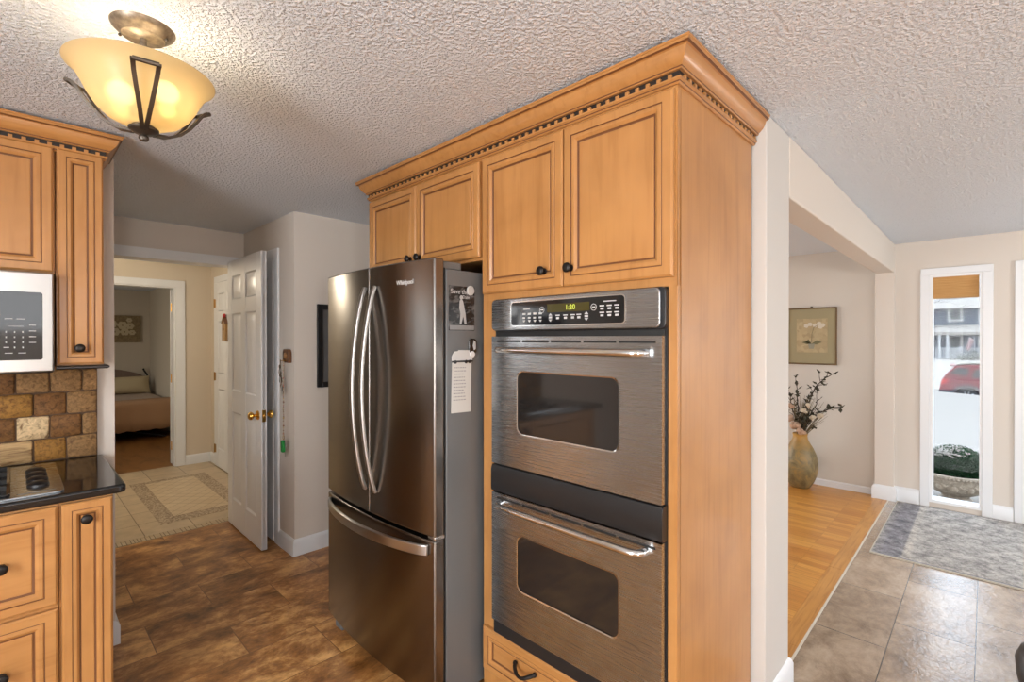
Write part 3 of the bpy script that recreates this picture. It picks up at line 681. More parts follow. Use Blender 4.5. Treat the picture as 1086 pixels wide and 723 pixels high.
MB().prism([(-.052, -.018), (-.052, .002), (-.040, .020), (-.020, .022), (-.020, .026), (.052, .024), (.052, -.018)], 'y', -.004, 0).build('truck_body', mat('white_magnet', (.56, .56, .55), .4), tm, bevel=.001)
mb = MB().box(-.052, .052, -.0046, -.003, -.022, -.015)
for x in (-.036, .018, .036): mb.lathe([(.0001, -.0055), (.007, -.0055), (.007, -.002)], (x, 0, -.020), 12, axis='y')
mb.build('truck_wheels', BLACK, tm, merge=False)

# ================================================================== left run
YW = 2.87                      # face of the stone tiles
LF = 2.25                      # front plane of base cabinets
bs = MB().box(-.75, .266, YW + .006, 2.8995, .895, 1.72, 5)
rows = [.899 + .0975 * k for k in range(8)]
cols = {0: 4, 1: 1, 2: 2}
for j, z in enumerate(rows):
    off = .0 if j % 2 == 0 else .051
    for k in range(-8, 4):
        x0 = .062 + off - .051 * 0 + k * .1035 - (0 if j % 2 == 0 else .0); x1 = x0 + .0985
        x0 = max(x0, -.74); x1 = min(x1, .264)
        if x1 - x0 < .02: continue
        mi = random.choice([0, 0, 1, 2, 2])
        if j == 0: mi = {-1: 4, 0: 1, 1: 2}.get(k, mi)
        if j == 1: mi = {-1: 3, -2: 0, 0: 0, 1: 2}.get(k, mi)
        if j == 2: mi = {-1: 1, 0: 0, 1: 2}.get(k, mi)
        if j == 3: mi = {-2: 0, -1: 2, 0: 2, 1: 2}.get(k, mi)
        z1 = z + .0925
        jit = [(random.uniform(-.003, .003), random.uniform(-.003, .003)) for _ in range(4)]
        R = rrect(x0, x1, z, z1, .009, 3); yj = YW - random.uniform(0, .006)
        n = len(R); cx, cz = (x0 + x1) / 2, (z + z1) / 2
        R = [(a + random.uniform(-.0018, .0018), b + random.uniform(-.0018, .0018)) for a, b in R]
        v = [(a, YW + .010, b) for a, b in R] + [(a, yj + .004, b) for a, b in R] + [(cx + (a - cx) * .92, yj, cz + (b - cz) * .92) for a, b in R]
        f = [(i, (i + 1) % n, n + (i + 1) % n, n + i) for i in range(n)] + [(n + i, n + (i + 1) % n, 2 * n + (i + 1) % n, 2 * n + i) for i in range(n)] + [tuple(range(2 * n, 3 * n))]
        bs.add(v, f, mi)
o = struct('backsplash', bs, ST + [GROUT], 'tumbled brown travertine backsplash under the microwave', angle=50, merge=False)

nb = thing('narrow_base_cabinet', 'narrow maple base cabinet at the end of the black counter', 'cabinet', (.107, LF, 0))
NW = .143
MB().box(0, NW, 0, .60, .10, .865).box(.005, NW - .005, .06, .60, 0, .10).build('body', MAPLE, nb, bevel=.0015)
door_part(nb, .006, NW - .003, .112, .858, knob=(.069, .800))
db = thing('drawer_base_cabinet', 'maple base cabinet with stacked wide drawers under the cooktop', 'cabinet', (-.65, LF, 0))
DW = .756
MB().box(0, DW, 0, .60, .10, .865).box(.005, DW - .005, .06, .60, 0, .10).build('body', MAPLE, db, bevel=.0015)
door_part(db, .004, DW - .003, .527, .856, name='drawer', knob=(.622, .694)); door_part(db, .004, DW - .003, .118, .512, name='drawer', knob=(.622, .347))
ct = MB().prism([(-.75, 2.225), (.262, 2.225), (.278, 2.229), (.286, 2.241), (.286, YW + .01), (-.75, YW + .01)], 'z', .866, .896).build('countertop', GRANITE, None, bevel=.008, seg=4)
tag(ct, 'polished black granite countertop under the microwave', 'countertop')
ck = thing('cooktop', 'stainless drop-in cooktop with black vent louvers set in the black counter', 'cooktop', (.123, 2.262, .896))
tray = MB()
tray.prism([(p[0], p[1]) for p in rrect(-.78, 0, 0, .545, .02)], 'z', 0, .006); tray.prism(rrect(-.060 - .055, -.020, .035, .52, .006), 'z', .006, .0075)
tray.build('steel_tray', STEEL, ck, bevel=.003)
mb = MB()
for k in range(4): 
    y = .13 + .085 * k
    mb.lathe([(.0001, .016), (.018, .014), (.028, .008), (.030, 0)], (-.062, y, .0075), 20, sx=1.0, sy=1.25)
mb.build('vent_louvers', BLACK, ck, merge=False)
mb = MB().prism(rrect(-.46, -.130, .03, .52, .012), 'z', .006, .014)
mb.build('burner_cover', BLACK_GLOSS, ck, bevel=.003)
mb = MB()
for y in (.10, .20, .34, .44): mb.box(-.45, -.14, y - .006, y + .006, .014, .030)
for x in (-.36, -.24): mb.box(x - .006, x + .006, .06, .49, .014, .030)
mb.build('burner_grate', BLACK_M, ck, merge=False)

UF = 2.57
nu = thing('narrow_wall_cabinet', 'narrow maple wall cabinet beside the microwave', 'cabinet', (.117, UF, 1.315))
UW = .141
MB().box(0, UW, 0, .329, 0, .845).build('body', MAPLE, nu, bevel=.0015)
door_part(nu, .004, UW - .001, .006, .835, knob=(.066, .068))
mu = thing('microwave_top_cabinet', 'wide maple wall cabinet above the microwave', 'cabinet', (-.65, UF, 1.668))
MB().box(0, .765, 0, .329, 0, .492).build('body', MAPLE, mu, bevel=.0015)
door_part(mu, .004, .379, .006, .482); door_part(mu, .383, .760, .006, .482)
lr = MB().sweep([(.117, UF - .012), (.262, UF - .012), (.262, 2.895)], [(0, 0), (.006, 0), (.013, .005), (.013, .010), (.008, .0145), (-.02, .0145), (-.02, 0)], side=1).build('light_rail', mat('dark_rail', (.020, .013, .010), .35), None, loc=(0, 0, 1.300))
tag(lr, 'dark moulded light rail under the narrow wall cabinet', 'moulding')
crown('crown_moulding', 'maple crown moulding with dentils over the cabinets beside the ceiling lamp', [(-.65, UF), (.258, UF), (.258, 2.895)], 1, 2.140, (-.2, UF, 2.14))
mw = thing('microwave', 'stainless over-the-range microwave with black keypad', 'microwave', (-.65, 2.50, 1.292))
MB().box(.002, .757, .030, .395, 0, .372).build('microwave_body', BLACK, mw, bevel=.003)
MB().box(.595, .759, 0, .030, 0.004, .372).build('control_frame', STEEL_B, mw, bevel=.006)
MB().box(0, .592, 0, .030, .004, .372).build('door', STEEL_B, mw, bevel=.006)
MB().prism(rrect(.07, .50, .06, .31, .02), 'y', -.002, .001).build('door_window', BLACK_GLOSS, mw)
MB().tube([(.56, 0, .04), (.56, -.04, .06), (.56, -.045, .19), (.56, -.04, .32), (.56, 0, .34)], .011, 10).build('door_handle', CHROME, mw)
kp = MB().prism(rrect(.612, .728, .050, .298, .008), 'y', -.003, .001).build('keypad', BLACK_GLOSS, mw, bevel=.001)
mb = MB()
for r_ in range(4):
    for c_ in range(3):
        x, z = .634 + .021 * c_, .152 - .0185 * r_
        if r_ == 3 and c_ == 0: mb.box(x - .007, x + .007, -.0036, -.002, z - .001, z + .002)
        else: mb.box(x - .0018, x + .0018, -.0036, -.002, z - .003, z + .003)
    mb.box(.692, .710, -.0036, -.002, .176 - .021 * r_, .1785 - .021 * r_)
mb.box(.630, .650, -.0036, -.002, .198, .2005); mb.box(.660, .682, -.0036, -.002, .198, .2005); mb.box(.640, .678, -.0036, -.002, .172, .1735)
for x in (.630, .664): mb.box(x, x + .020, -.0036, -.002, .075, .0775)
mb.build('lettering', LEGEND, kp, merge=False)

# ================================================================== ceiling lamp
LC = (.247, 1.618)
lamp = thing('ceiling_light', 'semi-flush ceiling lamp with an amber glass bowl and dark straps', 'ceiling light', (*LC, H))
PEWTER = mat('antique_pewter', (.25, .20, .15), .42, .8); n = noise(PEWTER, coords(PEWTER), 60, 3); r = ramp(PEWTER, [(.3, (.16, .13, .10)), (.7, (.34, .28, .21))]); L(PEWTER, n, 'Fac', r, 'Fac'); L(PEWTER, r, 'Color', B(PEWTER), 'Base Color')
IRON = mat('dark_lamp_iron', (.10, .082, .066), .40, .8)
MB().lathe([(.0001, -.030), (.028, -.030), (.034, -.027), (.048, -.026), (.052, -.022), (.062, -.014), (.070, -.006), (.072, 0)], (0, 0, 0), 48).build('canopy', PEWTER, lamp, angle=40)
for sg in (-1, 1): MB().ball((sg * .046, -sg * .030, -.024), .004, 6).build('screw', IRON, lamp, merge=False)
MB().lathe([(.008, -.030), (.008, -.262)], (0, 0, 0), 12).build('stem', PEWTER, lamp)
BOWL = bpy.data.materials.new('amber_glass'); BOWL.use_nodes = True; nt = BOWL.node_tree
b = nt.nodes['Principled BSDF']; oo = nt.nodes['Material Output']
b.inputs['Base Color'].default_value = (.80, .66, .42, 1); b.inputs['Roughness'].default_value = .28
tl = nt.nodes.new('ShaderNodeBsdfTranslucent'); tl.inputs[0].default_value = (.64, .55, .37, 1); mx = nt.nodes.new('ShaderNodeMixShader'); mx.inputs[0].default_value = .52
nt.links.new(b.outputs[0], mx.inputs[1]); nt.links.new(tl.outputs[0], mx.inputs[2])
rf_ = nt.nodes.new('ShaderNodeBsdfRefraction'); rf_.inputs['Color'].default_value = (.95, .82, .56, 1); rf_.inputs['Roughness'].default_value = .42; rf_.inputs['IOR'].default_value = 1.15
mx2 = nt.nodes.new('ShaderNodeMixShader'); mx2.inputs[0].default_value = .30; nt.links.new(mx.outputs[0], mx2.inputs[1]); nt.links.new(rf_.outputs[0], mx2.inputs[2]); nt.links.new(mx2.outputs[0], oo.inputs[0])
outer = [(.026, -.262), (.055, -.257), (.082, -.243), (.103, -.222), (.118, -.198), (.129, -.174), (.140, -.153), (.152, -.138), (.1645, -.127)]
inner = [(.1625, -.1245), (.150, -.135), (.137, -.150), (.126, -.172), (.115, -.196), (.100, -.219), (.080, -.239), (.054, -.253), (.026, -.258)]
MB().lathe(outer + inner, (0, 0, 0), 64).build('glass_bowl', BOWL, lamp, angle=60)
MB().lathe([(.0001, -.258), (.020, -.258), (.024, -.262), (.034, -.268), (.034, -.274), (.024, -.280), (.010, -.283), (.008, -.285), (.011, -.289), (.012, -.294), (.009, -.300), (.0001, -.302)], (0, 0, 0), 32).build('finial', IRON, lamp, angle=50)
MB().lathe([(.026, -.254), (.026, -.268)], (0, 0, 0), 24).build('collar', PEWTER, lamp)
for a0 in (-97, 23, 143):
    a = radians(a0); ca, sa = cos(a), sin(a)
    path = [(.028, -.275), (.060, -.270), (.091, -.252), (.115, -.226), (.132, -.200), (.145, -.178), (.157, -.165), (.168, -.162)]
    wd = [.004, .006, .010, .015, .020, .0235, .025, .026]
    mb = MB(); rails = []
    for sg in (-1, 1):
        pts = [(ca * r_ - sa * sg * w_, sa * r_ + ca * sg * w_, z) for (r_, z), w_ in zip(path, wd)]; rails.append(pts)
        mb.tube(pts, 1, 4, flat=(.0036, .0050), up=(-sa, ca, 0))
    mb.tube([rails[0][-1], rails[1][-1]], .0058, 8)
    mb.build('strap_arm', IRON, lamp, merge=False)
BULB = mat('lit_bulb', (1, .9, .7), .3); B(BULB).inputs['Emission Color'].default_value = (1, .80, .48, 1); B(BULB).inputs['Emission Strength'].default_value = 7
for a0 in (-46, 134):
    a = radians(a0); c = (.062 * cos(a), .062 * sin(a), -.217)
    MB().ball(c, .018, 8, sc=(1, 1, 1.15)).build('bulb', BULB, lamp)
    pl_ = bpy.data.lights.new('bulb_light', 'POINT'); pl_.energy = 1.15; pl_.color = (1, .86, .64); pl_.shadow_soft_size = .03
    po = bpy.data.objects.new('bulb_light', pl_); COL.objects.link(po); po.location = (LC[0] + c[0] * 1.0, LC[1] + c[1] * 1.0, H + c[2] + .045)
# ================================================================== small wall things
def framed(name, label, c, w, h, d, m_frame, fw_, m_in, face, extra=None):
    """picture on a wall; face 'x' looks to -X, 'y' looks to -Y"""
    t = thing(name, label, 'picture', c, -pi / 2 if face == 'x' else 0)
    mb = MB()
    for a, b, z0, z1 in ((-w / 2, -w / 2 + fw_, -h / 2, h / 2), (w / 2 - fw_, w / 2, -h / 2, h / 2), (-w / 2 + fw_, w / 2 - fw_, -h / 2, -h / 2 + fw_), (-w / 2 + fw_, w / 2 - fw_, h / 2 - fw_, h / 2)): mb.box(a, b, -d, -.001, z0, z1)
    mb.build('frame', m_frame, t, bevel=.002)
    MB().box(-w / 2 + fw_ * .5, w / 2 - fw_ * .5, -d * .55, -.001, -h / 2 + fw_ * .5, h / 2 - fw_ * .5).build('print', m_in, t)
    return t
framed('framed_picture', 'black framed picture half hidden behind the fridge', (1.62, YC, 1.372), .38, .56, .022, BLACK, .035, mat('dark_picture', (.12, .12, .12), .3), 'y')
OLIVE = mat('olive_mat_board', (.33, .285, .165), .7)
pt = framed('orchid_picture', 'framed orchid print on the living room wall above the vase', (5.469, 1.225, 1.445), .425, .555, .020, mat('dark_gold_frame', (.16, .10, .045), .4, .3), .013, OLIVE, 'x')
PB = speck('parchment_print', (.38, .30, .17), (.46, .37, .215), 30)
MB().box(-.135 + .005, .135, -.0125, -.010, -.16, .17).build('inner_print', PB, pt)
PW = mat('pale_orchid', (.60, .55, .45), .7); PG = mat('orchid_leaf_green', (.16, .15, .075), .7); PP = mat('orchid_pot', (.28, .27, .20), .7)
mb = MB()
for cx, cz in ((-.012, .115), (.03, .105), (.065, .120), (.095, .105), (-.045, .10), (.075, .09)):
    for k in range(5):
        a = 2 * pi * k / 5; mb.prism([(cx + .010 * cos(a) + .012 * cos(w_ * pi / 4), cz + .010 * sin(a) + .010 * sin(w_ * pi / 4)) for w_ in range(8)], 'y', -.0132 - .0001 * k, -.012)
mb.build('painted_blossoms', PW, pt, merge=False)
mb = MB().tube([(.0, -.0128, -.06), (.004, -.0128, .02), (.02, -.0128, .085), (.06, -.0128, .112)], .0022, 6)
for sgn, l_, dz in ((-1, .085, .02), (1, .09, .025), (-1, .05, .035), (1, .06, -.012)):
    mb.prism([(0, -.075), (sgn * l_ * .5, -.065 + dz), (sgn * l_, -.075 + dz * .6), (sgn * l_ * .5, -.080)], 'y', -.0131, -.012)
mb.build('painted_leaves', PG, pt, merge=False)
MB().prism([(-.028, -.075), (.028, -.075), (.02, -.125), (-.02, -.125)], 'y', -.0134, -.012).build('painted_pot', PP, pt)
MB().lathe([(.0001, .012), (.010, .010), (.012, 0)], (0, -.008, .280), 12).build('hanger', IRON, pt)
BR = speck('brown_canvas', (.20, .145, .075), (.26, .19, .10), 60, .8)
bp = framed('flower_canvas', 'brown canvas with cream flowers on the bedroom wall', (1.27, 10.498, 1.585), .555, .455, .03, BR, .01, BR, 'y')
CRF = mat('cream_painted_flower', (.50, .42, .27), .8); mb = MB()
for cx, cz, s_ in ((.03, .06, 1.2), (.13, .05, 1.0), (.06, -.05, 1.1), (-.10, .08, 1.1), (-.07, -.05, 1.2), (.16, -.06, .8), (-.18, .0, .8), (.12, .15, .7)):
    for k in range(6):
        a = 2 * pi * k / 6; mb.prism([(cx + s_ * (.034 * cos(a) + .026 * cos(w_ * pi / 5)), cz + s_ * (.034 * sin(a) + .024 * sin(w_ * pi / 5))) for w_ in range(10)], 'y', -.0330 - .0002 * k, -.015)
mb.build('painted_flowers', CRF, bp, merge=False)

# key rack with hanging keys
KX = WD
kr = thing('key_rack', 'small carved wooden key rack beside the closet casing', 'key rack', (KX, 3.325, 1.308), -pi / 2)
MB().prism([(-.052, -.048), (.055, -.048), (.055, .020), (.040, .042), (-.040, .042), (-.052, .020)], 'y', -.022, -.001).build('plaque', wood('carved_brown_wood', (.16, .065, .022), (.07, .028, .01)), kr, bevel=.004)
MB().ball((0, -.024, .0), .022, 8, sc=(1.1, .45, .9)).build('carved_face', wood('carved_light_wood', (.30, .15, .06), (.16, .07, .03)), kr)
for x in (-.035, .012): MB().tube([(x, -.020, -.032), (x, -.040, -.036), (x, -.042, -.028)], .0025, 6).build('hook', BRASS_D, kr)
OLDB = mat('old_key_metal', (.16, .12, .075), .4, .8); SILV = mat('silver_key_metal', (.5, .49, .46), .3, .9)
def keypts(mb, x, y, z, ln, ang, mi):
    k0 = len(mb.v)
    mb.lathe([(.012, -.0015), (.013, 0), (.012, .0015), (.005, .0015), (.004, 0), (.005, -.0015), (.012, -.0015)], (0, 0, 0), 12, mi, axis='y')
    mb.box(-.004, .004, -.001, .001, -.012 - ln, -.010, mi).box(.004, .009, -.001, .001, -.012 - ln, -.006 - ln, mi)
    mb.xf(Matrix.Translation((x, y, z)) @ Matrix.Rotation(ang, 4, 'Y'), k0)
kb = thing('key_bunch', 'bunch of dark keys hanging from the left of the key rack', 'keys', (KX - .040, 3.36, 1.270), -pi / 2)
for i, (dx, dz, an, mi) in enumerate(((0, -.035, .3, 0), (.012, -.075, -.4, 0), (-.010, -.095, .2, 0), (.008, -.130, .5, 0), (.020, -.165, -.2, 1), (.004, -.185, .2, 1))):
    mb = MB(); keypts(mb, dx, -.006 + .003 * i, dz, .034, an, 0); mb.build('key', [SILV if mi else OLDB], kb)
MB().tube([(.0, .0, .008), (.003, .0, -.03), (.008, 0, -.09), (.010, 0, -.16)], .003, 6).build('key_chain', OLDB, kb)
bd = thing('beaded_lanyard', 'long beaded strand with a green key fob hanging from the key rack', 'lanyard', (KX - .040, 3.313, 1.270), -pi / 2)
BEADS = [mat('cream_bead', (.45, .36, .24), .4), mat('brown_bead', (.20, .08, .03), .4), mat('pink_bead', (.45, .22, .16), .4), mat('gold_bead', (.5, .32, .1), .35)]
mb = MB()
for i in range(46): mb.ball((.0025 * sin(i * .8), 0, -.004 - i * .0105), .0042 if i % 5 else .0062, 4, [0, 1, 0, 2, 1, 3][i % 6] if i > 14 else [0, 0, 2, 0][i % 4])
o = mb.build('bead_strand', BEADS, bd, merge=False)
MB().tube([(.012 * sin(2 * pi * k / 12), 0, -.500 + .014 * cos(2 * pi * k / 12)) for k in range(13)], .002, 6).build('key_ring', BRASS, bd)
MB().prism(rrect(-.026, .010, -.600, -.520, .012), 'y', -.010, .008).build('green_fob', mat('green_plastic', (.02, .30, .06), .25), bd, bevel=.004)
mb = MB(); keypts(mb, .016, .004, -.540, .045, -.15, 0); keypts(mb, .010, .008, -.560, .055, .1, 0); mb.build('key', SILV, bd, merge=False)

bh = thing('birdhouse_ornament', 'small wooden birdhouse ornament with a red roof tip on the hall door', 'ornament', (1.572, 5.73, 1.40), -pi / 2)
TANW = wood('weathered_tan_wood', (.34, .19, .06), (.20, .10, .03))
MB().prism([(-.052, 0), (.052, 0), (.052, .185), (.0, .245), (-.052, .185)], 'y', -.03, -.001).build('house_front', TANW, bh, bevel=.003)
MB().prism([(-.058, .178), (-.052, .176), (.0, .236), (.052, .176), (.058, .178), (.0, .252)], 'y', -.036, -.001).build('roof', wood('brown_roof_wood', (.16, .07, .03), (.10, .04, .02)), bh)
MB().ball((0, -.02, .262), .022, 6, sc=(1, .8, 1)).build('red_tip', mat('red_paint', (.42, .02, .02), .4), bh)
MB().lathe([(.0001, -.002), (.016, -.002), (.016, 0)], (0, -.030, .12), 16, axis='y').build('entrance_hole', mat('dark_hole', (.03, .02, .012), .8), bh)

# ================================================================== bedroom
bed = thing('bed', 'bed with tan coverlet in the dim room beyond the hall', 'bed', (.93, 9.4, 0))
COVER = mat('tan_coverlet', (.43, .255, .14), .85, spec=.2); n = noise(COVER, coords(COVER), 40, 3); bump(COVER, n, 'Fac', .2, .004)
TOPC = mat('folded_taupe_sheet', (.42, .33, .26), .85, spec=.2)
FRM = mat('dark_bed_metal', (.02, .02, .024), .4, .5)
mb = MB().box(-.70, .70, -.92, 1.0, .27, .52); mb.build('mattress', TOPC, bed, bevel=.05, seg=4)
# coverlet: top sheet plus hanging foot with scalloped hem
v, f = [], []; nx = 48
prof = [(-.60, .535), (-.90, .537), (-.945, .528), (-.962, .500), (-.966, .42), (-.970, .30), (-.972, .155)]
for i in range(nx + 1):
    x = -.72 + 1.44 * i / nx
    for j, (y, z) in enumerate(prof):
        k = max(0, (j - 3)) / 3; yy_ = y - k * .010 * (1 + sin(x * 26)) ; zz_ = z - (.018 * abs(sin(x * 20)) if j == 6 else 0)
        if abs(x - .22) < .016: yy_ += .014 * min(1, k * 2)
        v.append((x, yy_, zz_))
m_ = len(prof)
for i in range(nx):
    for j in range(m_ - 1): f.append((i * m_ + j, i * m_ + j + 1, (i + 1) * m_ + j + 1, (i + 1) * m_ + j))
o = MB().add(v, f).build('coverlet', COVER, bed, angle=60); sd = o.modifiers.new('thick', 'SOLIDIFY'); sd.thickness = .008; sd.offset = 1
hb = MB(); pts = [(-.70, .05)] + [(-.70 + 1.40 * i / 16, .74 + .19 * sin(pi * i / 16) ** .7) for i in range(17)] + [(.70, .05)]
hb.prism(pts, 'y', 1.03, 1.07); hb.build('headboard', mat('taupe_headboard', (.20, .14, .105), .7), bed, bevel=.01)
for sg in (-1, 1): MB().tube([(sg * .715, 1.05, 0), (sg * .715, 1.05, .70), (sg * .70, 1.05, .80), (sg * .655, 1.05, .875)], .014, 8).ball((sg * .652, 1.05, .890), .018, 6).build('headboard_post', FRM, bed, merge=False)
fm = MB().box(-.69, .69, -.90, .99, .225, .265)
for y in (-.84, .1, .9):
    for sg in (-1, 1): fm.tube([(sg * .62, y, 0), (-sg * .1, y, .235)], .014, 8)
fm.build('bed_frame', FRM, bed, merge=False)
pil = MB(); nu_, nv_ = 26, 14; v, f = [], []
for sgn in (1, -1):
    for i in range(nu_ + 1):
        for j in range(nv_ + 1):
            a, b_ = 2 * i / nu_ - 1, 2 * j / nv_ - 1; e = max(0, (1 - abs(a) ** 4)) * max(0, (1 - abs(b_) ** 3)); v.append((a * .50 * (1 - .03 * (1 - b_ * b_)), sgn * (.006 + .085 * e ** .6), b_ * .145 * (1 - .05 * (1 - a * a))))
    o_ = 0 if sgn == 1 else (nu_ + 1) * (nv_ + 1)
    for i in range(nu_):
        for j in range(nv_): f.append((o_ + i * (nv_ + 1) + j, o_ + i * (nv_ + 1) + j + 1, o_ + (i + 1) * (nv_ + 1) + j + 1, o_ + (i + 1) * (nv_ + 1) + j))
po_ = pil.add(v, f).build('pillow', mat('khaki_pillow', (.50, .41, .255), .85, spec=.2), None, angle=60)
po_.location = (1.10, 10.02, .665); po_.rotation_euler = (radians(-24), 0, 0); tag(po_, 'khaki pillow leaning on the headboard of the bed', 'pillow')

# ================================================================== living room vase and dried stems
VC = (5.27, 1.275)
vs = thing('vase', 'tall ochre and green mottled floor vase by the living room wall', 'vase', (*VC, 0))
VM = mat('mottled_vase', (.3, .22, .08), .45)
n = noise(VM, coords(VM, (1, 1, .8)), 11, 8, .6, .7); r = ramp(VM, [(.34, (.11, .085, .04)), (.49, (.23, .18, .085)), (.64, (.36, .23, .075))]); L(VM, n, 'Fac', r, 'Fac')
tc = N(VM, 'ShaderNodeTexCoord'); sp = N(VM, 'ShaderNodeSeparateXYZ'); L(VM, tc, 'Object', sp, 'Vector'); r2 = ramp(VM, [(.36, (0, 0, 0)), (.50, (1, 1, 1))]); L(VM, sp, 'Z', r2, 'Fac')
x = mixc(VM, r, 'Color', (.47, .26, .055), None, r2, 'Color'); VM.node_tree.links.new(x.outputs[2], B(VM).inputs['Base Color'])
MB().lathe([(.0001, 0), (.072, 0), (.084, .010), (.115, .06), (.138, .12), (.150, .19), (.149, .25), (.134, .32), (.108, .38), (.082, .425), (.066, .46), (.060, .49), (.066, .512), (.060, .516), (.052, .49), (.052, .45), (.0001, .44)], (0, 0, 0), 40).build('vase_body', VM, vs, angle=60)
STEM = mat('dry_stem', (.055, .038, .024), .8); DLEAF = mat('dark_dried_leaf', (.050, .045, .026), .8); PINKF = mat('dried_pink_blossom', (.50, .34, .24), .8); CREF = mat('cream_blossom', (.62, .53, .40), .8); GRS = mat('dry_grass', (.21, .17, .10), .85)
def leaf(mb, p, d, s, mi):
    d = Vector(d).normalized(); u = d.cross(Vector((.3, .2, .9))).normalized(); w = u.cross(d)
    p = Vector(p); mb.add([p, p + d * s * .5 + u * s * .30 + w * s * .06, p + d * s, p + d * s * .5 - u * s * .30 + w * s * .06, p + d * s * .5 - w * s * .08], [(0, 1, 4), (1, 2, 4), (2, 3, 4), (3, 0, 4)], mi)
def branch(label, tip, mid, twigs, blooms, seed):
    rg = random.Random(seed); t = thing('dried_branch', label, 'dried branch', (*VC, .50), 0, 'dried stems in the ochre vase')
    b0 = Vector((rg.uniform(-.03, .03), rg.uniform(-.03, .03), -.06)); tip = Vector(tip) - Vector((*VC, .50)); mid = Vector(mid) - Vector((*VC, .50))
    pts = [b0 * (1 - s) ** 2 + mid * 2 * s * (1 - s) + tip * s * s for s in [i / 14 for i in range(15)]]
    pts = [p + Vector((rg.uniform(-1, 1), rg.uniform(-1, 1), rg.uniform(-1, 1))) * .008 * (0 < i < 14) for i, p in enumerate(pts)]
    mb = MB().tube(pts, [.0075 - .0045 * i / 14 for i in range(15)], 6); lf = MB()
    for q in range(twigs):
        i = rg.randint(5, 13); p = pts[i]; d = (pts[min(14, i + 1)] - p).normalized() + Vector((rg.uniform(-.3, .3), rg.uniform(-.9, .9), rg.uniform(-.2, .8)))
        e = p + d.normalized() * rg.uniform(.04, .10); mb.tube([p, (p + e) / 2 + Vector((0, .004, .004)), e], [.003, .0025, .0015], 5)
        for h in range(2): leaf(lf, e, (rg.uniform(-1, 1), rg.uniform(-1, 1), rg.uniform(-.5, 1)), rg.uniform(.034, .060), 0)
        lf.ball(e, .010, 4)
    for i in range(2, 15):
        leaf(lf, pts[i], (rg.uniform(-1, 1), rg.uniform(-1, 1), rg.uniform(-.2, 1)), rg.uniform(.030, .062), 0)
    mb.build('stem', STEM, t, merge=False); lf.build('leaves', DLEAF, t, merge=False)
    for (bp_, m__, s_) in blooms:
        fb = MB(); c = Vector(bp_) - Vector((*VC, .50))
        for k in range(9):
            d = Vector((rg.uniform(-1, .3), rg.uniform(-1, 1), rg.uniform(-.7, 1))).normalized(); fb.ball(c + d * s_ * .55, s_ * .55, 5, sc=(1, 1, .8))
        fb.build('blossom', m__, t, merge=False)
    return t
branch('dark dried branch reaching highest to the right above the vase', (5.25, 1.02, 1.085), (5.24, 1.22, .98), 7, [], 3)
branch('dark dried branch drooping far right of the vase with budded tips', (5.22, .93, .80), (5.20, 1.20, .74), 8, [((5.20, 1.09, .705), CREF, .032)], 5)
branch('short dark branch standing upright near the wall edge over the vase', (5.24, 1.29, 1.00), (5.24, 1.30, .80), 6, [((5.17, 1.29, .60), PINKF, .046), ((5.20, 1.345, .66), PINKF, .038), ((5.19, 1.24, .54), PINKF, .036)], 9)
branch('leafy branch carrying a cream flower low in the middle of the bouquet', (5.20, 1.17, .90), (5.20, 1.23, .75), 5, [((5.16, 1.215, .745), CREF, .030), ((5.15, 1.25, .56), PINKF, .030)], 12)
branch('short branch with dark broad leaves bending over the vase rim', (5.13, 1.20, .62), (5.17, 1.22, .66), 6, [], 15)
branch('slender branch with two cream flowers leaning over the right of the vase rim', (5.20, 1.10, .86), (5.20, 1.20, .70), 6, [((5.17, 1.15, .69), CREF, .026), ((5.18, 1.19, .80), CREF, .022)], 21)
branch('bushy dark branch filling the left of the bouquet beside the wall edge', (5.20, 1.36, .92), (5.22, 1.32, .72), 8, [((5.18, 1.33, .78), PINKF, .030)], 27)
gb = MB(); rg = random.Random(4)
for k in range(80):
    a = rg.uniform(-1.3, 1.3); ln = rg.uniform(.32, .52); th = rg.uniform(.05, .5)
    d = Vector((-.25 * cos(a) * th + rg.uniform(-.08, .02), sin(a) * th * .9 - .12, 1)).normalized()
    pts = [Vector((0, 0, .42)) + d * ln * s + Vector((0, -.10 * s * s * th, -.05 * s * s)) for s in (0, .35, .7, 1)]
    gb.tube(pts, [.0022, .002, .0018, .0010], 4)
o = gb.build('dried_grass', GRS, None, merge=False); o.location = (*VC, 0); tag(o, 'fine dried grass spray among the branches in the vase', 'dried grass', None, 'stuff')

# ================================================================== rug, dark object
RUG = mat('faded_rug', (.4, .38, .36), .95, spec=.1)
mp = coords(RUG, (1, 1, 1)); n1 = noise(RUG, mp, 12, 9, .2, .80); n2 = noise(RUG, coords(RUG, (3, 3, 1)), 28, 3, 1.2)
r1 = ramp(RUG, [(.34, (.15, .145, .15)), (.47, (.36, .345, .325)), (.61, (.60, .57, .53))]); L(RUG, n1, 'Fac', r1, 'Fac')
r2 = ramp(RUG, [(.36, (.62, .61, .62)), (.54, (1, 1, 1))]); L(RUG, n2, 'Fac', r2, 'Fac'); x1 = mixc(RUG, r1, 'Color', r2, 'Color', mode='MULTIPLY', f=.75)
tc = N(RUG, 'ShaderNodeTexCoord'); sp = N(RUG, 'ShaderNodeSeparateXYZ'); L(RUG, tc, 'Object', sp, 'Vector')
RUG_L, RUG_W = 1.39, 1.45
def edge_dist(ax, half):
    ab = N(RUG, 'ShaderNodeMath', operation='ABSOLUTE'); L(RUG, sp, ax, ab, 0); su = N(RUG, 'ShaderNodeMath', operation='SUBTRACT'); su.inputs[0].default_value = half; L(RUG, ab, 'Value', su, 1); return su
e1, e2 = edge_dist('X', RUG_L / 2), edge_dist('Y', RUG_W / 2)
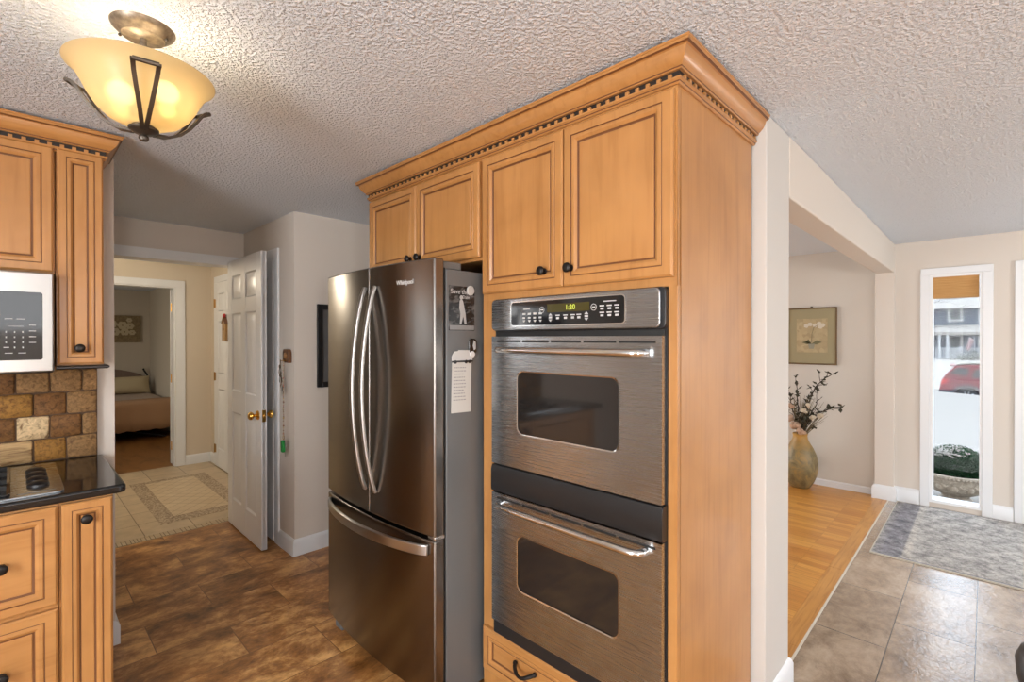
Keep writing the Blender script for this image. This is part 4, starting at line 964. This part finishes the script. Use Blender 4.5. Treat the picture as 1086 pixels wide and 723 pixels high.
mn = N(RUG, 'ShaderNodeMath', operation='MINIMUM'); ad = N(RUG, 'ShaderNodeMath', operation='ADD'); ad.inputs[1].default_value = .13; L(RUG, e1, 'Value', ad, 0); L(RUG, ad, 'Value', mn, 0); L(RUG, e2, 'Value', mn, 1)
rb = ramp(RUG, [(0, (.9, .9, .92)), (.055, (.62, .63, .72)), (.062, (.60, .61, .70)), (.150, (.66, .67, .74)), (.158, (1.15, 1.13, 1.1)), (.185, (1.15, 1.13, 1.1)), (.20, (1, 1, 1))]); rb.color_ramp.interpolation = 'LINEAR'; L(RUG, mn, 'Value', rb, 'Fac')
x2 = mixc(RUG, x1, 2, rb, 'Color', mode='MULTIPLY', f=1); RUG.node_tree.links.new(x2.outputs[2], B(RUG).inputs['Base Color'])
bump(RUG, n2, 'Fac', .25, .003)
rg_ = thing('area_rug', 'faded grey and navy patterned rug on the entry tile', 'rug', (3.975 + RUG_L / 2, .545 - RUG_W / 2, 0))
MB().box(-RUG_L / 2, RUG_L / 2, -RUG_W / 2, RUG_W / 2, .0005, .008).build('rug_pile', RUG, rg_)
mb = MB(); e = .006
for a, b, c, d in ((-RUG_L / 2 - e, -RUG_L / 2, -RUG_W / 2 - e, RUG_W / 2 + e), (RUG_L / 2, RUG_L / 2 + e, -RUG_W / 2 - e, RUG_W / 2 + e), (-RUG_L / 2, RUG_L / 2, RUG_W / 2, RUG_W / 2 + e), (-RUG_L / 2, RUG_L / 2, -RUG_W / 2 - e, -RUG_W / 2)): mb.box(a, b, c, d, .0005, .009)
mb.build('rug_binding', mat('cream_binding', (.50, .46, .38), .9), rg_)
o = MB().lathe([(.0001, .001), (.10, .001), (.13, .02), (.145, .09), (.15, .16), (.135, .20), (.10, .22), (.0001, .225)], (0, 0, 0), 32).build('floor_bin', BLACK, None, angle=50)
o.location = (2.78, -.235, 0); tag(o, 'rounded black object on the tile at the bottom right corner', 'bin')

# ================================================================== outdoors
SNOW = mat('snow', (.242, .221, .198), .8, spec=.05); n = noise(SNOW, coords(SNOW), .8, 4); bump(SNOW, n, 'Fac', .3, .08)
prof = [(5.60, -.12), (6.6, -.135), (7.2, -.22), (12, -.42), (22, -.52), (23.9, -.545), (24.3, -.60), (24.8, -1.15), (29.5, -1.2), (31, -.95), (68, -.72), (110, -.5)]
mb = MB(); v, f = [], []; ny = 24
for (x_, z_) in prof:
    for k in range(ny + 1):
        y_ = (-12 + 24 * k / ny) * max(1, x_ / 22); w_ = .05 * sin(y_ * 1.3 + x_) if 6.8 < x_ < 24.5 else 0; v.append((x_, y_, z_ + w_ * min(1, (x_ - 6.8) / 6)))
for i in range(len(prof) - 1):
    for k in range(ny): f.append((i * (ny + 1) + k, i * (ny + 1) + k + 1, (i + 1) * (ny + 1) + k + 1, (i + 1) * (ny + 1) + k))
o = struct('ground_snow', mb.add(v, f), SNOW, 'snow covered yard outside the window', angle=80)
# urn planter with clipped bush
URN = stone('weathered_urn', (.36, .31, .25), (.25, .205, .16), 22, b=.25)
PX, PY = 6.28, .205
up = thing('urn_planter', 'wide cream stone urn outside the narrow window', 'planter', (PX, PY, -.125))
MB().lathe([(.0001, .0), (.12, .0), (.125, .025), (.10, .045), (.105, .06), (.165, .09), (.212, .14), (.236, .20), (.242, .235), (.252, .245), (.262, .255), (.262, .268), (.250, .276), (.235, .270), (.23, .24), (.0001, .23)], (0, 0, 0), 48).build('urn_body', URN, up, angle=40)
mb = MB()
for k in range(56): a = 2 * pi * k / 56; mb.ball((.258 * cos(a), .258 * sin(a), .250), .0105, 4)
mb.build('rim_beading', URN, up, merge=False)
mb = MB()
for k in range(12):
    a = 2 * pi * k / 12; c, s_ = cos(a), sin(a); mb.ball((.208 * c, .208 * s_, .155), .030, 6, sc=(1, 1, 1.25)); mb.tube([(.225 * cos(a + .12), .225 * sin(a + .12), .19), (.228 * cos(a + .26), .228 * sin(a + .26), .165), (.225 * cos(a + .40), .225 * sin(a + .40), .19)], .010, 6)
mb.build('garland_relief', URN, up, merge=False)
GRN = [mat('boxwood_green', (.007, .055, .016), .7, spec=.08), mat('boxwood_light', (.016, .095, .028), .7, spec=.08), mat('boxwood_dark', (.004, .020, .008), .8, spec=.05)]
bush = thing('boxwood_bush', 'round clipped green bush dusted with snow in the stone urn', 'bush', (PX, PY, .13))
MB().ball((0, 0, .075), .20, 14, sc=(1, 1, .82)).build('inner_foliage', GRN[2], bush)
mb = MB(); rg = random.Random(2)
for k in range(3400):
    z = rg.uniform(-.35, 1); a = rg.uniform(0, 2 * pi); q = math.sqrt(max(0, 1 - z * z)); d = Vector((q * cos(a), q * sin(a), z)); p = Vector((d.x * .212, d.y * .212, .075 + d.z * .178)) * 1 + d * rg.uniform(-.012, .010)
    dd = (d + Vector((rg.uniform(-1, 1), rg.uniform(-1, 1), rg.uniform(-.6, 1))) * .8); leaf(mb, p, dd, rg.uniform(.014, .024), rg.choice([0, 0, 1, 2]))
mb.build('leaves', GRN, bush, merge=False)
mb = MB(); rg = random.Random(8)
for k in range(150):
    d = Vector((rg.gauss(-.35, .38), rg.gauss(.42, .34), 1)).normalized(); p = Vector((d.x * .214, d.y * .214, .078 + d.z * .182)); mb.ball(p, rg.uniform(.008, .022), 4, sc=(1, 1, .55))
mb.build('snow_cap', mat('clumped_snow', (.30, .285, .26), .85, spec=.2), bush, merge=False)['kind'] = 'stuff'
# red car parked along the street
CX0 = 25.4
car = thing('red_car', 'red hatchback-style car parked on the snowy street', 'car', (CX0, 1.32, -1.17), -pi / 2)
RED = mat('red_car_paint', (.125, .008, .016), .45, spec=.15); DARKP = mat('grey_cladding', (.06, .062, .07), .6); CGL = mat('car_glass', (.03, .037, .045), .2, 0, .3); TYRE = mat('tyre_rubber', (.03, .03, .032), .8); ALLOY = mat('alloy_wheel', (.45, .46, .48), .35, .9)
def smooth_poly(p): return p
low = [(0, .58), (.02, .72), (.06, .96), (.10, 1.02), (4.35, .98), (4.5, .78), (4.52, .45), (4.4, .30), (1.25, .30), (1.18, .48), (1.02, .66), (.80, .72), (.58, .66), (.44, .48), (.38, .34), (.10, .34)]
MB().prism(low, 'y', -.02, 1.78).build('car_body', RED, car, bevel=.05, seg=3)
top = [(.06, .98), (.22, 1.24), (.44, 1.50), (.80, 1.58), (2.0, 1.60), (2.5, 1.52), (3.3, 1.02)]
cab = MB().prism(top, 'y', .10, 1.66).build('cabin', RED, car, bevel=.05, seg=3)
MB().prism([(.92, 1.10), (1.02, 1.40), (1.30, 1.46), (2.0, 1.48), (2.0, 1.06)], 'y', .085, .11).build('side_window', CGL, car); MB().prism([(2.08, 1.06), (2.08, 1.48), (2.42, 1.42), (2.95, 1.06)], 'y', .085, .11).build('side_window', CGL, car)
MB().prism([(.30, 1.24), (.52, 1.46), (.86, 1.44), (.80, 1.16)], 'y', .085, .108).build('quarter_window', CGL, car)
MB().prism([(.50, 1.545), (.30, 1.565), (.32, 1.53), (.62, 1.50)], 'y', .14, 1.62).build('rear_spoiler', RED, car)
MB().prism([(.02, .60), (-.02, .56), (-.02, .42), (.10, .32), (.40, .32), (.46, .50), (.40, .60)], 'y', -.03, 1.79).build('bumper', DARKP, car, bevel=.02)
MB().prism([(.38, .34), (.44, .50), (.58, .68), (.80, .74), (1.02, .68), (1.18, .50), (1.26, .32), (1.36, .32), (1.27, .54), (1.08, .77), (.80, .84), (.52, .77), (.34, .54), (.28, .34)], 'y', -.035, .0).build('wheel_arch', DARKP, car)
MB().prism([(.05, .80), (.09, 1.02), (.30, 1.02), (.22, .86)], 'y', -.03, .2).build('tail_light', mat('tail_light_red', (.45, .06, .06), .2), car)
MB().tube([(.75, .17, 1.63), (1.0, .17, 1.665), (2.1, .17, 1.665), (2.35, .17, 1.62)], .022, 6).build('roof_rail', ALLOY, car)
MB().tube([(1.35, -.03, 1.0), (1.40, -.045, 1.0), (1.60, -.045, 1.0), (1.64, -.03, 1.0)], .016, 6).build('door_handle', ALLOY, car)
for x_ in (.80, 3.65):
    for y_ in (.0, 1.56): 
        w = MB().lathe([(.0001, 0), (.22, 0), (.34, .01), (.36, .05), (.36, .17), (.34, .21), (.0001, .21)], (x_, y_, .36), 32, axis='y').build('wheel', TYRE, car)
        if y_ == 0:
            mb = MB()
            for k in range(10): a = 2 * pi * k / 10; mb.tube([(x_, y_ - .006, .36), (x_ + .23 * cos(a), y_ - .006, .36 + .23 * sin(a))], .018, 5)
            mb.build('hub_spokes', ALLOY, w, merge=False)
sn = MB().prism([(.46, 1.56), (.80, 1.605), (2.0, 1.625), (2.45, 1.55), (2.40, 1.60), (1.9, 1.70), (.85, 1.68), (.5, 1.60)], 'y', .14, 1.62).build('snow_on_roof', SNOW, car, bevel=.03)
# blue house across the street
HX = 70.5
BLUE = mat('blue_grey_siding', (.045, .062, .092), .8, spec=.05); WV = N(BLUE, 'ShaderNodeTexWave'); WV.bands_direction = 'Z'; WV.inputs['Scale'].default_value = 1.6; L(BLUE, coords(BLUE), 'Vector', WV, 'Vector')
HWH = mat('white_house_trim', (.34, .345, .35), .6); HGL = mat('house_window_glass', (.03, .037, .042), .5, 0, .15)
hs = thing('blue_house', 'two-storey blue-grey house with white porch across the snowy street', 'house', (HX, .5, -.72))
MB().box(0, 9, 0, 11, 0, 5.6).build('siding', BLUE, hs)
MB().prism([(-.7, 5.35), (9.7, 5.35), (4.5, 8.4)], 'y', -.5, 11.5).build('roof', SNOW, hs)
MB().box(-.06, .2, -.28, .12, -.0, 5.5).build('corner_board', HWH, hs)
MB().prism([(-2.2, 2.55), (-2.2, 2.85), (.0, 3.60), (.0, 2.50)], 'y', -.3, 11).build('porch_roof', SNOW, hs)
for (y0, y1, z0, z1) in ((1.25, 2.52, 3.93, 5.55), (4.8, 6.0, 3.93, 5.55)):
    w = MB().box(-.10, .0, y0, y1, z0, z1).build('window', HWH, hs); MB().box(-.13, -.10, y0 + .25, y1 - .28, z0 + .30, z1 - .24).box(-.15, -.13, y0 + .25, y1 - .28, z0 + .58, z0 + .64).build('pane', HGL, w)
dw = MB().box(-.10, .0, 1.25, 2.38, .0, 2.55).build('front_door', HWH, hs); MB().box(-.13, -.10, 1.50, 2.22, .75, 2.35).build('pane', HGL, dw)
MB().box(-2.2, .0, -.3, 11, -.05, .02).build('porch_floor', HWH, hs)
for y0 in (1.42, 2.30, 2.94, 5.2, 7.6): MB().box(-2.15, -1.98, y0, y0 + .20, 0, (1.35 if y0 == 1.42 else 2.6)).build('porch_post', HWH, hs)
mb = MB().box(-2.12, -2.02, -.3, 11, 1.05, 1.18).box(-2.12, -2.02, -.3, 11, .12, .22)
for k in range(60): mb.box(-2.10, -2.04, -.25 + k * .185, -.25 + k * .185 + .075, .2, 1.1)
mb.build('porch_railing', HWH, hs, merge=False)
fg = thing('porch_flag', 'pink and white flag on the porch of the blue house', 'flag', (HX - 2.3, .86, 1.0))
v, f = [], []
for i in range(9):
    for j in range(7): v.append((.06 * sin(i * 1.1 + j * .4), .35 * i / 8 * (1.1 - .07 * j) + .07 * j, -1.2 * j / 6 + .30 * i / 8 + .3))
for i in range(8):
    for j in range(6): f.append((i * 7 + j, (i + 1) * 7 + j, (i + 1) * 7 + j + 1, i * 7 + j + 1))
fb = MB(); fb.add(v, f); fb.m = [(i // 6) % 2 for i in range(48)]
o = fb.build('flag_cloth', [mat('flag_pink', (.28, .10, .10), .8), mat('flag_white', (.32, .31, .31), .8)], fg); so = o.modifiers.new('thick', 'SOLIDIFY'); so.thickness = .01
MB().tube([(0, -.05, -1.7), (0, .02, .75)], .03, 6).build('flag_pole', HWH, fg)
sh = thing('snowy_shrub', 'low snow dusted shrub in front of the porch railing', 'shrub', (HX - 4.1, 1.1, -.74)); rg = random.Random(6)
mb = MB()
for k in range(500):
    d = Vector((max(-1, min(1, rg.gauss(0, .4))), max(-1.5, min(1.5, rg.gauss(0, .7))), min(.9, abs(rg.gauss(0, .36))))); leaf(mb, d, (rg.uniform(-1, 1), rg.uniform(-1, 1), rg.uniform(0, 1)), rg.uniform(.10, .22), rg.choice([0, 0, 1]))
mb.build('foliage', [mat('sage_leaf', (.12, .13, .085), .8), SNOW], sh, merge=False)
tw = thing('bare_tree', 'bare grey tree branches against the snowy roof', 'tree', (40, 3.2, -.95)); rg = random.Random(11); mb = MB()
mb.tube([(0, 0, 0), (.05, .02, 2.2), (0, -.1, 4.5)], [.14, .11, .06], 8)
def tw_(p, d, ln, r_, dep):
    e = p + d * ln; mb.tube([p, p + d * ln * .5 + Vector((0, 0, .03)), e], [r_, r_ * .8, r_ * .6], 5)
    if dep:
        for k in range(3): tw_(e if k else p + d * ln * .6, (d + Vector((rg.uniform(-.4, .4), rg.uniform(-.6, .6), rg.uniform(-.4, .5)))).normalized(), ln * .68, r_ * .6, dep - 1)
for a in range(7): tw_(Vector((0, -.05, 2.9 + .25 * a)), Vector((rg.uniform(-.3, .3), -1 if a % 2 == 0 else 1, rg.uniform(-.05, .35))).normalized(), 1.1, .022, 3)
mb.build('branches', mat('grey_bark', (.12, .115, .11), .9), tw, merge=False)
